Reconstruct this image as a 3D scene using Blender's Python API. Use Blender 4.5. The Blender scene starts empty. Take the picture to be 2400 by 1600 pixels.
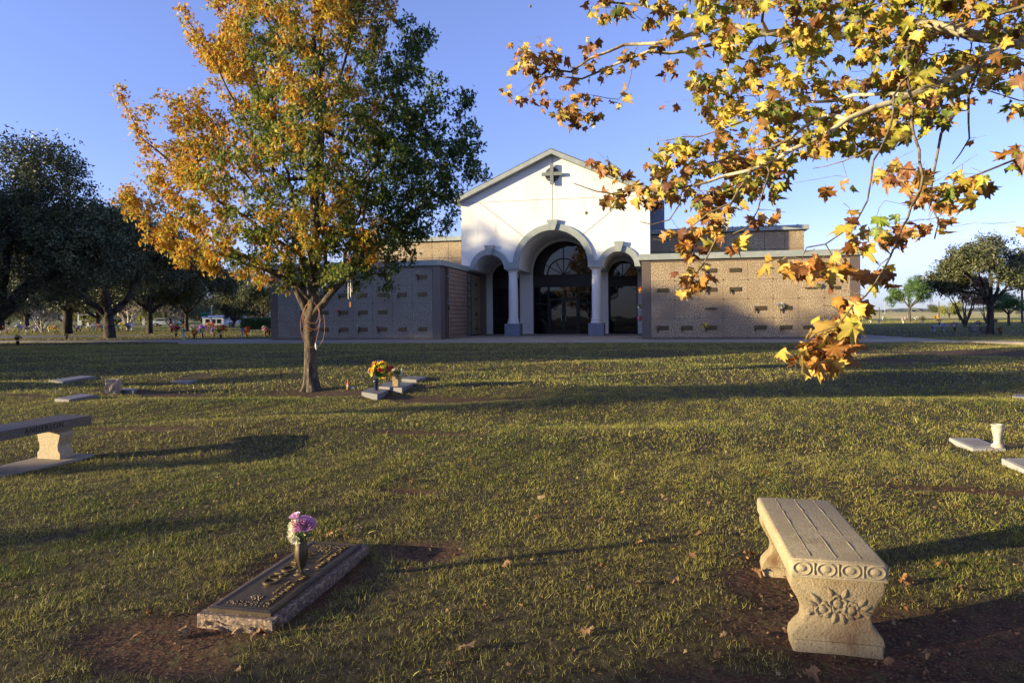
import bpy, bmesh, math, random
import numpy as np
from mathutils import Vector, Matrix

random.seed(5)
rng = np.random.default_rng(11)
sc = bpy.context.scene
PI = math.pi
rad = math.radians

# ------------------------------------------------------------------ camera
F = 1600.0; HY = 741.0; ROLL = 0.0088; CAMH = 1.5
cr, sr = math.cos(ROLL), math.sin(ROLL)
cam_d = bpy.data.cameras.new("camera"); cam_o = bpy.data.objects.new("camera", cam_d)
sc.collection.objects.link(cam_o)
cam_d.sensor_width = 36.0; cam_d.lens = 24.0
cam_d.shift_y = -59.0 / 2400.0
cam_d.clip_start = 0.05; cam_d.clip_end = 4000.0
cam_o.matrix_world = Matrix(((cr, sr, 0, 0), (0, 0, -1, 0), (-sr, cr, 0, CAMH), (0, 0, 0, 1)))
sc.camera = cam_o

# ------------------------------------------------------------------ light
SUN_EL = 9.0; SUN_AZ = 18.0          # light travels towards (cos az, sin az)
w = bpy.data.worlds.new("World"); sc.world = w; w.use_nodes = True
wn = w.node_tree.nodes; wl = w.node_tree.links
sky = wn.new('ShaderNodeTexSky'); sky.sky_type = 'NISHITA'; sky.sun_disc = False
sky.sun_elevation = rad(SUN_EL); sky.sun_rotation = rad(-90.0 - SUN_AZ)
sky.air_density = 1.0; sky.dust_density = 0.25; sky.ozone_density = 3.0; sky.altitude = 300
tint = wn.new('ShaderNodeMix'); tint.data_type = 'RGBA'; tint.blend_type = 'MULTIPLY'
tint.inputs[0].default_value = 1.0; wtc = wn.new('ShaderNodeTexCoord'); wsp = wn.new('ShaderNodeSeparateXYZ'); wl.new(wtc.outputs['Generated'], wsp.inputs[0])
wr = wn.new('ShaderNodeValToRGB'); wl.new(wsp.outputs['Z'], wr.inputs[0]); wr.color_ramp.interpolation = 'EASE'
wr.color_ramp.elements[0].position = 0.0; wr.color_ramp.elements[0].color = (.40, .50, .86, 1)
wr.color_ramp.elements[1].position = .5; wr.color_ramp.elements[1].color = (1.12, .90, 1.02, 1)
we = wr.color_ramp.elements.new(.10); we.color = (.84, .745, .98, 1)
tint2 = wn.new('ShaderNodeMix'); tint2.data_type = 'RGBA'; tint2.blend_type = 'MULTIPLY'; tint2.inputs[0].default_value = 1.0; wl.new(wr.outputs[0], tint2.inputs[6]); tint2.inputs[7].default_value = (1.24, 1.12, 1.24, 1); wl.new(tint2.outputs[2], tint.inputs[7])
wl.new(sky.outputs[0], tint.inputs[6]); wl.new(tint.outputs[2], wn['Background'].inputs[0])
wn['Background'].inputs[1].default_value = 0.142
sd = bpy.data.lights.new("sun", 'SUN'); so = bpy.data.objects.new("sun", sd); sc.collection.objects.link(so)
sd.energy = 5.0; sd.angle = rad(0.6); sd.color = (1.0, 0.825, 0.48)
LD = Vector((math.cos(rad(SUN_AZ)) * math.cos(rad(SUN_EL)), math.sin(rad(SUN_AZ)) * math.cos(rad(SUN_EL)), -math.sin(rad(SUN_EL))))
so.rotation_euler = LD.to_track_quat('-Z', 'Y').to_euler()
vs = sc.view_settings
vs.view_transform = 'Standard'; vs.look = 'None'; vs.gamma = 1.0; vs.use_curve_mapping = False
vs.exposure = 1.14
try:
    sc.cycles.max_bounces = 6; sc.cycles.diffuse_bounces = 3; sc.cycles.glossy_bounces = 3
    sc.cycles.transmission_bounces = 4; sc.cycles.transparent_max_bounces = 6
    sc.cycles.sample_clamp_indirect = 6.0
except Exception:
    pass

# ------------------------------------------------------------------ helpers
def sstep(a, b, x):
    t = np.clip((np.asarray(x, float) - a) / (b - a), 0, 1); return t * t * (3 - 2 * t)

def gz(x, y):
    """height of the lawn"""
    x = np.asarray(x, float); y = np.asarray(y, float)
    base = 0.25 * sstep(14, 32, y)
    k = 2.0 * sstep(4, 9, y) * (1 - sstep(24, 31, y))
    und = 0.022 * np.sin(x * 0.55 + y * 0.9 + 1.0) + 0.016 * np.sin(x * 0.9 - y * 1.7 + 2.0) + 0.012 * np.sin(y * 2.3 + x * 0.2)
    return base + k * und

def ray(px, py):
    cx = (px - 1200.0) / F; cy = -(py - HY) / F
    return Vector((cr * cx + sr * cy, 1.0, -sr * cx + cr * cy))

def at(px, py, Y):
    d = ray(px, py) * Y; return Vector((d.x, d.y, d.z + CAMH))

def G(px, py):
    d = ray(px, py); z = 0.0; Y = 10.0
    for _ in range(25):
        Y = (z - CAMH) / d.z; z = float(gz(d.x * Y, Y))
    return Vector((d.x * Y, Y, z))

def gxy(x, y, dz=0.0): return Vector((x, y, float(gz(x, y)) + dz))

def link(o, parent=None):
    sc.collection.objects.link(o)
    if parent is not None: o.parent = parent
    return o

def tag(o, label=None, cat=None, group=None, kind=None):
    if label: o['label'] = label
    if cat: o['category'] = cat
    if group: o['group'] = group
    if kind: o['kind'] = kind
    return o

def empty(name, loc, rz=0.0, label=None, cat=None, group=None):
    o = bpy.data.objects.new(name, None); o.empty_display_size = 0.1
    o.location = loc; o.rotation_euler = (0, 0, rz); link(o)
    return tag(o, label, cat, group)

def mesh_np(name, V, Fc, mat, parent=None, col=None, smooth=False):
    """V (n,3); Fc list of int arrays (m,k)"""
    if not isinstance(Fc, (list, tuple)): Fc = [Fc]
    me = bpy.data.meshes.new(name)
    V = np.asarray(V, np.float32)
    me.vertices.add(len(V)); me.vertices.foreach_set("co", V.ravel())
    loops = np.concatenate([f.ravel() for f in Fc]).astype(np.int32)
    tot = np.concatenate([np.full(len(f), f.shape[1], np.int32) for f in Fc])
    st = np.concatenate([[0], np.cumsum(tot)[:-1]]).astype(np.int32)
    me.loops.add(len(loops)); me.loops.foreach_set("vertex_index", loops)
    me.polygons.add(len(tot)); me.polygons.foreach_set("loop_start", st)
    try: me.polygons.foreach_set("loop_total", tot)
    except Exception: pass
    if smooth: me.polygons.foreach_set("use_smooth", np.ones(len(tot), bool))
    me.update(calc_edges=True)
    if col is not None:
        a = me.color_attributes.new("col", 'FLOAT_COLOR', 'POINT')
        c = np.ones((len(V), 4), np.float32); c[:, :3] = col
        a.data.foreach_set("color", c.ravel())
    me.materials.append(mat)
    o = bpy.data.objects.new(name, me)
    return link(o, parent)

class MB:
    """collects shapes for ONE mesh"""
    def __init__(s): s.v = []; s.f = []; s.M = Matrix.Identity(4)
    def add(s, vs_, fs):
        b = len(s.v); s.v += [tuple(s.M @ Vector(p)) for p in vs_]; s.f += [tuple(i + b for i in f) for f in fs]
    def box(s, x0, x1, y0, y1, z0, z1):
        s.add([(x0,y0,z0),(x1,y0,z0),(x1,y1,z0),(x0,y1,z0),(x0,y0,z1),(x1,y0,z1),(x1,y1,z1),(x0,y1,z1)],
              [(0,3,2,1),(4,5,6,7),(0,1,5,4),(1,2,6,5),(2,3,7,6),(3,0,4,7)]); return s
    def cbox(s, x0, x1, y0, y1, z0, z1, c):
        """box chamfered on the top and vertical edges"""
        P = []
        for (i, z) in ((0, z0), (0, z1 - c), (c, z1)):
            a, b, p, q = x0 + i, x1 - i, y0 + i, y1 - i; k = c if i == 0 else c * .6
            P += [(a+k,p,z),(b-k,p,z),(b,p+k,z),(b,q-k,z),(b-k,q,z),(a+k,q,z),(a,q-k,z),(a,p+k,z)]
        fs = [tuple(range(7,-1,-1)), tuple(range(16,24))]
        for r in (0, 8):
            fs += [(r+i, r+(i+1) % 8, r+8+(i+1) % 8, r+8+i) for i in range(8)]
        s.add(P, fs); return s
    def lathe(s, prof, seg=24, c=(0,0,0), cap=True):
        V = []; Fs = []
        for (r, z) in prof:
            V += [(c[0]+r*math.cos(2*PI*i/seg), c[1]+r*math.sin(2*PI*i/seg), c[2]+z) for i in range(seg)]
        for k in range(len(prof)-1):
            a = k*seg
            Fs += [(a+i, a+(i+1) % seg, a+seg+(i+1) % seg, a+seg+i) for i in range(seg)]
        if cap: Fs += [tuple(range(seg-1,-1,-1)), tuple((len(prof)-1)*seg+i for i in range(seg))]
        s.add(V, Fs); return s
    def tube(s, pts, rr, seg=8, closed=False):
        pts = [Vector(p) for p in pts]; n = len(pts)
        if not hasattr(rr, '__len__'): rr = [rr]*n
        V = []; Fs = []; up = None
        for i in range(n):
            if closed: t = pts[(i+1) % n] - pts[i-1]
            else: t = pts[min(i+1, n-1)] - pts[max(i-1, 0)]
            if t.length < 1e-9: t = Vector((0,0,1))
            t.normalize()
            if up is None:
                up = Vector((0,0,1)) if abs(t.z) < .9 else Vector((1,0,0))
            a = t.cross(up)
            if a.length < 1e-6: a = t.cross(Vector((0,1,0)))
            a.normalize(); b = t.cross(a).normalized(); up = -b
            V += [tuple(pts[i] + (a*math.cos(2*PI*k/seg) + b*math.sin(2*PI*k/seg))*rr[i]) for k in range(seg)]
        m = n if closed else n-1
        for i in range(m):
            p = i*seg; q = ((i+1) % n)*seg
            Fs += [(p+k, p+(k+1) % seg, q+(k+1) % seg, q+k) for k in range(seg)]
        if not closed: Fs += [tuple(range(seg-1,-1,-1)), tuple((n-1)*seg+k for k in range(seg))]
        s.add(V, Fs); return s
    def prism(s, poly, lo, hi, axis='y'):
        """polygon (a,b) extruded; axis y: (a,b)->(x,z); axis z: (x,y); axis x: (y,z)"""
        n = len(poly)
        def P(a, b, c): return {'y': (a, c, b), 'z': (a, b, c), 'x': (c, a, b)}[axis]
        V = [P(a, b, lo) for a, b in poly] + [P(a, b, hi) for a, b in poly]
        s.add(V, [tuple(range(n)), tuple(range(2*n-1, n-1, -1))] + [(i, i+n, (i+1) % n+n, (i+1) % n) for i in range(n)]); return s
    def ball(s, c, r, seg=10, rings=6, sq=(1,1,1)):
        V = []; Fs = []
        for i in range(rings+1):
            t = PI*i/rings
            for k in range(seg):
                p = 2*PI*k/seg
                V.append((c[0]+r*sq[0]*math.sin(t)*math.cos(p), c[1]+r*sq[1]*math.sin(t)*math.sin(p), c[2]+r*sq[2]*math.cos(t)))
        for i in range(rings):
            Fs += [(i*seg+k, (i+1)*seg+k, (i+1)*seg+(k+1) % seg, i*seg+(k+1) % seg) for k in range(seg)]
        s.add(V, Fs); return s
    def build(s, name, mat, parent=None, smooth=False, bevel=0.0, fix=True, sub=0):
        me = bpy.data.meshes.new(name); me.from_pydata(s.v, [], s.f); me.update()
        if fix or bevel or sub:
            bm = bmesh.new(); bm.from_mesh(me)
            big = [f for f in bm.faces if len(f.verts) > 4]
            if big: bmesh.ops.triangulate(bm, faces=big, ngon_method='EAR_CLIP')
            bmesh.ops.recalc_face_normals(bm, faces=bm.faces)
            if bevel:
                es = [e for e in bm.edges if len(e.link_faces) == 2 and e.calc_face_angle(0) > 0.6]
                bmesh.ops.bevel(bm, geom=es, offset=bevel, segments=2, affect='EDGES', profile=0.6)
            if sub: bmesh.ops.subdivide_edges(bm, edges=bm.edges, cuts=sub, use_grid_fill=True)
            bm.to_mesh(me); bm.free()
        if smooth:
            me.polygons.foreach_set("use_smooth", np.ones(len(me.polygons), bool))
            try: me.set_sharp_from_angle(angle=rad(38))
            except Exception: pass
        me.materials.append(mat)
        return link(bpy.data.objects.new(name, me), parent)

def copy_tree(o, parent=None):
    c = o.copy(); sc.collection.objects.link(c); c.parent = parent
    for ch in list(o.children): copy_tree(ch, c)
    return c

# ------------------------------------------------------------------ materials
def mat(name, base=(.5,.5,.5), rough=.8, metal=0.0, spec=0.3, noise=None, bump=None, attr=False, transl=0.0, stretch=None):
    """noise: list of (scale, colour, lo, hi) layers mixed over base; bump: (scale, strength, distance)"""
    m = bpy.data.materials.new(name); m.use_nodes = True
    n = m.node_tree.nodes; l = m.node_tree.links; p = n['Principled BSDF']
    p.inputs['Roughness'].default_value = rough; p.inputs['Metallic'].default_value = metal
    p.inputs['Specular IOR Level'].default_value = spec
    tc = n.new('ShaderNodeTexCoord'); src = tc.outputs['Object']
    if stretch:
        mp = n.new('ShaderNodeMapping'); mp.inputs['Scale'].default_value = stretch; l.new(src, mp.inputs[0]); src = mp.outputs[0]
    if attr:
        a = n.new('ShaderNodeVertexColor'); a.layer_name = "col"; cur = a.outputs[0]
    else:
        c = n.new('ShaderNodeRGB'); c.outputs[0].default_value = (*base, 1); cur = c.outputs[0]
    for (s_, col, lo, hi) in (noise or []):
        t = n.new('ShaderNodeTexNoise'); t.inputs['Scale'].default_value = s_; t.inputs['Detail'].default_value = 4
        l.new(src, t.inputs['Vector'])
        r = n.new('ShaderNodeMapRange'); r.inputs[1].default_value = lo; r.inputs[2].default_value = hi
        l.new(t.outputs[0], r.inputs[0])
        x = n.new('ShaderNodeMix'); x.data_type = 'RGBA'; x.inputs[7].default_value = (*col, 1)
        l.new(r.outputs[0], x.inputs[0]); l.new(cur, x.inputs[6]); cur = x.outputs[2]
    l.new(cur, p.inputs['Base Color'])
    if bump:
        t = n.new('ShaderNodeTexNoise'); t.inputs['Scale'].default_value = bump[0]; t.inputs['Detail'].default_value = 6
        l.new(src, t.inputs['Vector'])
        b = n.new('ShaderNodeBump'); b.inputs['Strength'].default_value = bump[1]; b.inputs['Distance'].default_value = bump[2]
        l.new(t.outputs[0], b.inputs['Height']); l.new(b.outputs[0], p.inputs['Normal'])
    if transl:
        tr = n.new('ShaderNodeBsdfTranslucent'); l.new(cur, tr.inputs[0])
        ms = n.new('ShaderNodeMixShader'); ms.inputs[0].default_value = transl
        l.new(p.outputs[0], ms.inputs[1]); l.new(tr.outputs[0], ms.inputs[2]); l.new(ms.outputs[0], n['Material Output'].inputs[0])
    return m

M = {}
M['grass'] = mat('grass_blades', attr=True, rough=.55, spec=.25, transl=.25)
M['leaf'] = mat('leaf', attr=True, rough=.42, spec=.4, transl=.32)
M['oleaf'] = mat('red_oak_leaf', attr=True, rough=.5, spec=.3, transl=.45)
M['oakleaf'] = mat('live_oak_leaf', attr=True, rough=.45, spec=.35, transl=.12)
M['petal'] = mat('petal', attr=True, rough=.6, spec=.2, transl=.25)
M['dryleaf'] = mat('dry_leaf', attr=True, rough=.7, spec=.2, transl=.12)
M['bark'] = mat('oak_bark', (.11,.085,.06), .95, noise=[(9,(.05,.04,.03),.42,.62),(30,(.24,.195,.14),.55,.75)], bump=(14,.9,.03), stretch=(1,1,.28))
M['darkbark'] = mat('dark_bark', (.07,.055,.042), .95, noise=[(5,(.035,.03,.025),.4,.6)], bump=(8,.9,.05), stretch=(1,1,.3))
M['sycbark'] = mat('pale_bark', (.55,.49,.36), .7, noise=[(6,(.26,.21,.14),.5,.58),(14,(.12,.095,.07),.64,.70)], bump=(20,.3,.01))
M['twig'] = mat('twig_bark', (.22,.17,.11), .85, noise=[(20,(.1,.08,.06),.45,.6)])
M['stucco'] = mat('white_stucco', (.74,.735,.69), .9, noise=[(.8,(.62,.61,.56),.48,.75),(3.2,(.56,.55,.49),.60,.8)], bump=(90,.25,.006), stretch=(1,1,.22))
M['trim'] = mat('grey_green_trim', (.27,.30,.285), .75, noise=[(3,(.34,.36,.33),.45,.7),(25,(.2,.22,.22),.55,.8)])
M['pedestal'] = mat('slate_paint_and_shade', (.17,.19,.24), .7, noise=[(4,(.21,.23,.27),.45,.7)])  # pedestal paint; also carries the painted-in shade of the rear nave
M['panel'] = mat('pink_granite', (.34,.25,.145), .6, noise=[(19,(.56,.45,.30),.51,.56),(24,(.10,.07,.045),.53,.58),(.8,(.27,.195,.12),.45,.7)], bump=(60,.3,.004))
M['panel_shaded'] = mat('shade_greyed_granite', (.225,.20,.15), .6, noise=[(19,(.38,.345,.27),.51,.56),(24,(.08,.07,.055),.53,.58),(.8,(.20,.165,.13),.45,.7)], bump=(60,.3,.004))  # wall granite with the left wing's shade put into a darker, greyer colour
M['brown'] = mat('brown_granite', (.115,.085,.072), .35, spec=.5, noise=[(40,(.17,.13,.11),.5,.62)])
M['joint'] = mat('dark_joint', (.10,.08,.06), .9)
M['line'] = mat('wall_joint', (.20,.19,.17), .9)
M['bronze'] = mat('bronze_plaque', (.10,.075,.04), .45, metal=.5, noise=[(30,(.15,.115,.06),.45,.65)])
M['roofs'] = mat('roof_shingle', (.07,.07,.07), .95, noise=[(20,(.12,.11,.1),.45,.6)])
M['gravel'] = mat('roof_gravel', (.10,.10,.11), .95, noise=[(20,(.2,.19,.18),.5,.65)], bump=(12,1,.08))
M['concrete'] = mat('path_concrete', (.31,.26,.19), .9, noise=[(1.2,(.25,.21,.155),.45,.65),(14,(.37,.32,.24),.55,.7)], bump=(60,.3,.004))
M['asphalt'] = mat('asphalt', (.11,.105,.105), .9, noise=[(3,(.15,.14,.13),.45,.65)])
M['metal'] = mat('galvanised_metal', (.32,.32,.33), .5, metal=.4)
M['black'] = mat('black_frame', (.012,.011,.010), .45)

def glass_mat():
    m = bpy.data.materials.new('dark_glass'); m.use_nodes = True
    n = m.node_tree.nodes; l = m.node_tree.links; p = n['Principled BSDF']
    p.inputs['Base Color'].default_value = (.006,.006,.007,1); p.inputs['Roughness'].default_value = .02
    p.inputs['IOR'].default_value = 1.5; p.inputs['Specular IOR Level'].default_value = .5
    t = n.new('ShaderNodeTexNoise'); t.inputs['Scale'].default_value = .7
    tc = n.new('ShaderNodeTexCoord'); l.new(tc.outputs['Object'], t.inputs['Vector'])
    b = n.new('ShaderNodeBump'); b.inputs['Strength'].default_value = .05; b.inputs['Distance'].default_value = .1
    l.new(t.outputs[0], b.inputs['Height']); l.new(b.outputs[0], p.inputs['Normal'])
    return m
M['glass'] = glass_mat()

def block_mat():
    m = bpy.data.materials.new('split_block'); m.use_nodes = True
    n = m.node_tree.nodes; l = m.node_tree.links; p = n['Principled BSDF']; p.inputs['Roughness'].default_value = .95
    tc = n.new('ShaderNodeTexCoord'); sx = n.new('ShaderNodeSeparateXYZ'); cb = n.new('ShaderNodeCombineXYZ')
    l.new(tc.outputs['Object'], sx.inputs[0]); l.new(sx.outputs['Y'], cb.inputs[0]); l.new(sx.outputs['Z'], cb.inputs[1])
    br = n.new('ShaderNodeTexBrick'); l.new(cb.outputs[0], br.inputs['Vector'])
    br.inputs['Color1'].default_value = (.30,.20,.14,1); br.inputs['Color2'].default_value = (.36,.245,.175,1); br.inputs['Mortar'].default_value = (.09,.065,.05,1)
    br.inputs['Scale'].default_value = 1.0; br.inputs['Brick Width'].default_value = 1.1; br.inputs['Row Height'].default_value = .235; br.inputs['Mortar Size'].default_value = .014
    no = n.new('ShaderNodeTexNoise'); no.inputs['Scale'].default_value = 30; l.new(tc.outputs['Object'], no.inputs['Vector'])
    mx = n.new('ShaderNodeMix'); mx.data_type = 'RGBA'; mx.blend_type = 'MULTIPLY'; mx.inputs[0].default_value = .5
    l.new(br.outputs[0], mx.inputs[6]); l.new(no.outputs[0], mx.inputs[7]); l.new(mx.outputs[2], p.inputs['Base Color'])
    b = n.new('ShaderNodeBump'); b.inputs['Strength'].default_value = .8; b.inputs['Distance'].default_value = .03
    l.new(br.outputs[1], b.inputs['Height']); b.invert = True; l.new(b.outputs[0], p.inputs['Normal'])
    return m
M['block'] = block_mat()

# ------------------------------------------------------------------ ground
TH = math.atan(.21); CT, ST = math.cos(TH), math.sin(TH)
def bl(u, v): return (u * CT + v * ST, 36.0 - u * ST + v * CT)      # building local -> world x, y
def ub(x, y):
    y = np.asarray(y) - 36.0; x = np.asarray(x)
    return x * CT - y * ST, x * ST + y * CT
def mloc(c, u, v): return (c[0] + u * .977 + v * .213, c[1] - u * .213 + v * .977)   # plot grid frame
def mfr(c, x, y):
    dx = x - c[0]; dy = y - c[1]
    return dx * .977 - dy * .213, dx * .213 + dy * .977

MK = (-1.245, 3.86)       # bronze marker centre
BN = (1.548, 3.54)        # carved bench centre
AN = (-5.22, 7.0)         # name bench centre

_ph = rng.uniform(0, 6.28, 40); _dr = rng.normal(0, 1, (40, 2))
def fbm(x, y, sc_, k0=0):
    r = 0
    for i in range(6):
        f = sc_ * 1.75 ** i; d = _dr[(k0 + i) % 40]; d = d / np.hypot(*d)
        e = _dr[(k0 + i + 11) % 40]; e = e / np.hypot(*e)
        r = r + (np.sin((x * d[0] + y * d[1]) * f + _ph[(k0 + i) % 40]) + np.sin((x * e[0] + y * e[1]) * f * 1.3 + _ph[(k0 + i + 17) % 40])) / 1.55 ** i
    return r / 5.0

PATCH = [  # cx, cy, ru, rv (plot frame), strength of bare soil
    (-1.8,3.25,.36,.24),(-1.25,3.75,.36,.70),(-.68,4.42,.34,.18),(-1.5,3.0,.4,.14),
    (1.7,3.12,.74,.5),(1.45,3.8,.42,.45),(2.4,3.1,.7,.36),(1.05,2.7,.4,.2),(3.6,5.7,.8,.10),
    (-6.6,13.75,2.4,.33),(-3.6,13.9,1.3,.55),(-1.6,12.9,1.6,.38),(.1,12.8,1.0,.2),(-2.4,14.3,.9,.2),
    (5.65,6.9,.35,.25),(5.4,7.9,.5,.16),(14.5,23.5,3.4,1.1),(11.5,20.3,1.6,.35),(-9.5,13.2,1.1,.22),(-5.0,9.1,.9,.16),(-.9,5.9,.35,.12),(-1.3,8.7,.9,.15)]
def dirt(x, y):
    d = np.full(np.shape(x), 9.0)
    for (cx, cy, ru, rv) in PATCH:
        a, b = mfr((cx, cy), x, y); d = np.minimum(d, np.sqrt((a / ru) ** 2 + (b / rv) ** 2))
    n = fbm(x, y, 6.0, 3) * .50 + fbm(x, y, 1.9, 9) * .34
    return 1 - sstep(.62, 1.25, d + n)

def ax(lo, hi, fine, g, c=0.0, fr=6.0):
    out = [c]; s = fine
    while out[-1] < hi:
        if out[-1] - c > fr: s *= g
        out.append(out[-1] + s)
    neg = [c]; s = fine
    while neg[-1] > lo:
        if c - neg[-1] > fr: s *= g
        neg.append(neg[-1] - s)
    return np.array(neg[::-1][:-1] + out)
xs = ax(-1500, 1500, .07, 1.05, 0, 6.0); ys = ax(-600, 3000, .07, 1.045, 2.0, 6.0)
X, Y = np.meshgrid(xs, ys); Z = gz(X, Y)
D = dirt(X, Y)
Z = Z - .018 * D + (np.abs(X) < 14) * (Y < 20) * (Y > 1.5) * .006 * fbm(X, Y, 9.0, 20) * D
nx, ny = len(xs), len(ys)
idx = np.arange(nx * ny).reshape(ny, nx)
Fq = np.stack([idx[:-1, :-1], idx[:-1, 1:], idx[1:, 1:], idx[1:, :-1]], -1).reshape(-1, 4)
C = np.zeros((ny, nx, 3)); C[..., 0] = D; C[..., 1] = sstep(30, 120, Y)
gm = bpy.data.materials.new('lawn_soil'); gm.use_nodes = True
n = gm.node_tree.nodes; l = gm.node_tree.links; p = n['Principled BSDF']; p.inputs['Roughness'].default_value = .95; p.inputs['Specular IOR Level'].default_value = .1
va = n.new('ShaderNodeVertexColor'); va.layer_name = 'col'; sx = n.new('ShaderNodeSeparateColor'); l.new(va.outputs[0], sx.inputs[0])
tc = n.new('ShaderNodeTexCoord')
def nz(s_, det=6):
    t = n.new('ShaderNodeTexNoise'); t.inputs['Scale'].default_value = s_; t.inputs['Detail'].default_value = det; l.new(tc.outputs['Object'], t.inputs['Vector']); return t.outputs[0]
def mixc(f, a, b):
    x = n.new('ShaderNodeMix'); x.data_type = 'RGBA'
    if hasattr(f, 'links'): l.new(f, x.inputs[0])
    else: x.inputs[0].default_value = f
    for i, v_ in ((6, a), (7, b)):
        if isinstance(v_, tuple): x.inputs[i].default_value = (*v_, 1)
        else: l.new(v_, x.inputs[i])
    return x.outputs[2]
def rngm(src_, lo, hi):
    r = n.new('ShaderNodeMapRange'); r.inputs[1].default_value = lo; r.inputs[2].default_value = hi; l.new(src_, r.inputs[0]); return r.outputs[0]
thatch = mixc(rngm(nz(14), .4, .6), (.05,.04,.02), (.10,.08,.04))
far = mixc(rngm(nz(.5), .4, .6), (.21,.19,.06), (.15,.16,.05))
lawn = mixc(sx.outputs[1], thatch, far)
soil = mixc(rngm(nz(9), .35, .65), (.105,.058,.033), (.05,.03,.02))
soil = mixc(rngm(nz(70), .52, .66), soil, (.22,.13,.075))
soil = mixc(rngm(nz(24), .56, .66), soil, (.10,.09,.04))
l.new(mixc(sx.outputs[0], lawn, soil), p.inputs['Base Color'])
b = n.new('ShaderNodeBump'); b.inputs['Strength'].default_value = .45; b.inputs['Distance'].default_value = .02
l.new(nz(26, 8), b.inputs['Height']); l.new(b.outputs[0], p.inputs['Normal'])
g = mesh_np('ground', np.stack([X, Y, Z], -1).reshape(-1, 3), Fq, gm, col=C.reshape(-1, 3), smooth=True); tag(g, kind='structure')

def sheet(name, pts, dz, m, thick=.0):
    """flat ground sheet through ground points (list of px pairs or xy tuples)"""
    mb = MB(); P = [(q.x, q.y) for q in pts]
    z0 = .25 + dz
    mb.prism(P, z0 - .3, z0, 'z'); o = mb.build(name, m); return tag(o, kind='structure')

front = [(2400,808.5),(2279,806),(2240,803.5),(2153,802),(2060,804),(1900,803.5),(1500,803.5),(1100,804),(640,805),(418,806.5),(418,803.2),(320,802),(0,802.5),(-300,806)]
back = [(-300,803),(0,799.5),(320,797.5),(635,795)]
back2 = [(2018,784.5),(2051,787),(2153,793.5),(2255,800.5),(2330,804),(2400,806)]
pf = [G(*q) for q in back] + [Vector((*bl(-14.0, 1.2), 0)), Vector((*bl(-3.5, 1.2), 0)), Vector((*bl(-3.5, 5), 0)), Vector((*bl(6.4, 5), 0)), Vector((*bl(6.4, 1.2), 0)), Vector((*bl(16.5, 1.2), 0)), Vector((*bl(17.2, 4.5), 0))] + [G(*q) for q in back2] + [G(*q) for q in front]
sheet('path', pf, .03, M['concrete'])
PATHPOLY = [(q.x, q.y) for q in pf]
rd = [(-500,796),(-300,795),(0,793),(80,792),(160,790.5),(300,788.5),(420,787),(420,786),(300,786.3),(160,786),(0,786.5),(-300,787),(-500,787)]
prd = [G(*q) for q in rd]; sheet('road', prd, .02, M['asphalt']); ROADPOLY = [(q.x, q.y) for q in prd]

def inpoly(poly, x, y):
    r = np.zeros(np.shape(x), bool); m_ = len(poly)
    for i in range(m_):
        x1, y1 = poly[i]; x2, y2 = poly[(i+1) % m_]
        c_ = ((y1 > y) != (y2 > y)) & (x < (x2 - x1) * (y - y1) / (y2 - y1 + 1e-12) + x1)
        r ^= c_
    return r

EXCL = []   # (centre, half u, half v, frame rotation) slabs flush in the lawn
def excluded(x, y):
    r = inpoly(PATHPOLY, x, y) | inpoly(ROADPOLY, x, y)
    u, v = ub(x, y); r |= (u > -14.2) & (u < 17.2) & (v > -.6) & (v < 30)
    for (c, hu, hv) in EXCL:
        a, b = mfr(c, x, y); r |= (np.abs(a) < hu) & (np.abs(b) < hv)
    return r

# ------------------------------------------------------------------ mausoleum
UC = 1.43; PLOC = Vector((0, 36, .25))
B = empty('mausoleum', PLOC, -TH, 'white gabled mausoleum with three arches between low granite crypt wings', 'mausoleum')
def arc(cx, cz, r, a0, a1, n_=24):
    return [(cx + r*math.cos(a0+(a1-a0)*i/n_), cz + r*math.sin(a0+(a1-a0)*i/n_)) for i in range(n_+1)]
ZS = 4.1
def facade_poly():
    P = [(-5.7,ZS),(-4.83,ZS)] + arc(-3.9,ZS,.93,PI,0) + [(-2.11,ZS)] + arc(0,4.3,2.11,PI,0,36) + [(2.11,ZS),(2.97,ZS)] + arc(3.9,ZS,.93,PI,0) + [(5.7,ZS),(5.7,8.26),(0,10.86),(-5.7,8.26)]
    Q = []
    for q in P:
        if not Q or (abs(Q[-1][0]-q[0]) + abs(Q[-1][1]-q[1])) > 1e-4: Q.append(q)
    return [(a+UC, b) for a, b in Q]
mb = MB(); mb.prism(facade_poly(), 5.3, 9.9, 'y'); mb.build('gable_wall', M['stucco'], B)
P = [(-5.7,.0),(-4.85,.0),(-4.85,3.85)] + arc(-3.9,3.85,.95,PI,0) + [(-2.95,.0),(-2.05,.0),(-2.05,4.15)] + arc(0,4.15,2.05,PI,0,36) + [(2.05,.0),(2.95,.0),(2.95,3.85)] + arc(3.9,3.85,.95,PI,0) + [(4.85,.0),(5.7,.0),(5.7,8.2),(0,10.8),(-5.7,8.2)]
Q = []
for q in P:
    if not Q or (abs(Q[-1][0]-q[0]) + abs(Q[-1][1]-q[1])) > 1e-4: Q.append(q)
mb = MB(); mb.prism([(a+UC, b) for a, b in Q], 9.903, 10.2, 'y'); mb.build('porch_back_wall', M['stucco'], B)
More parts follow.
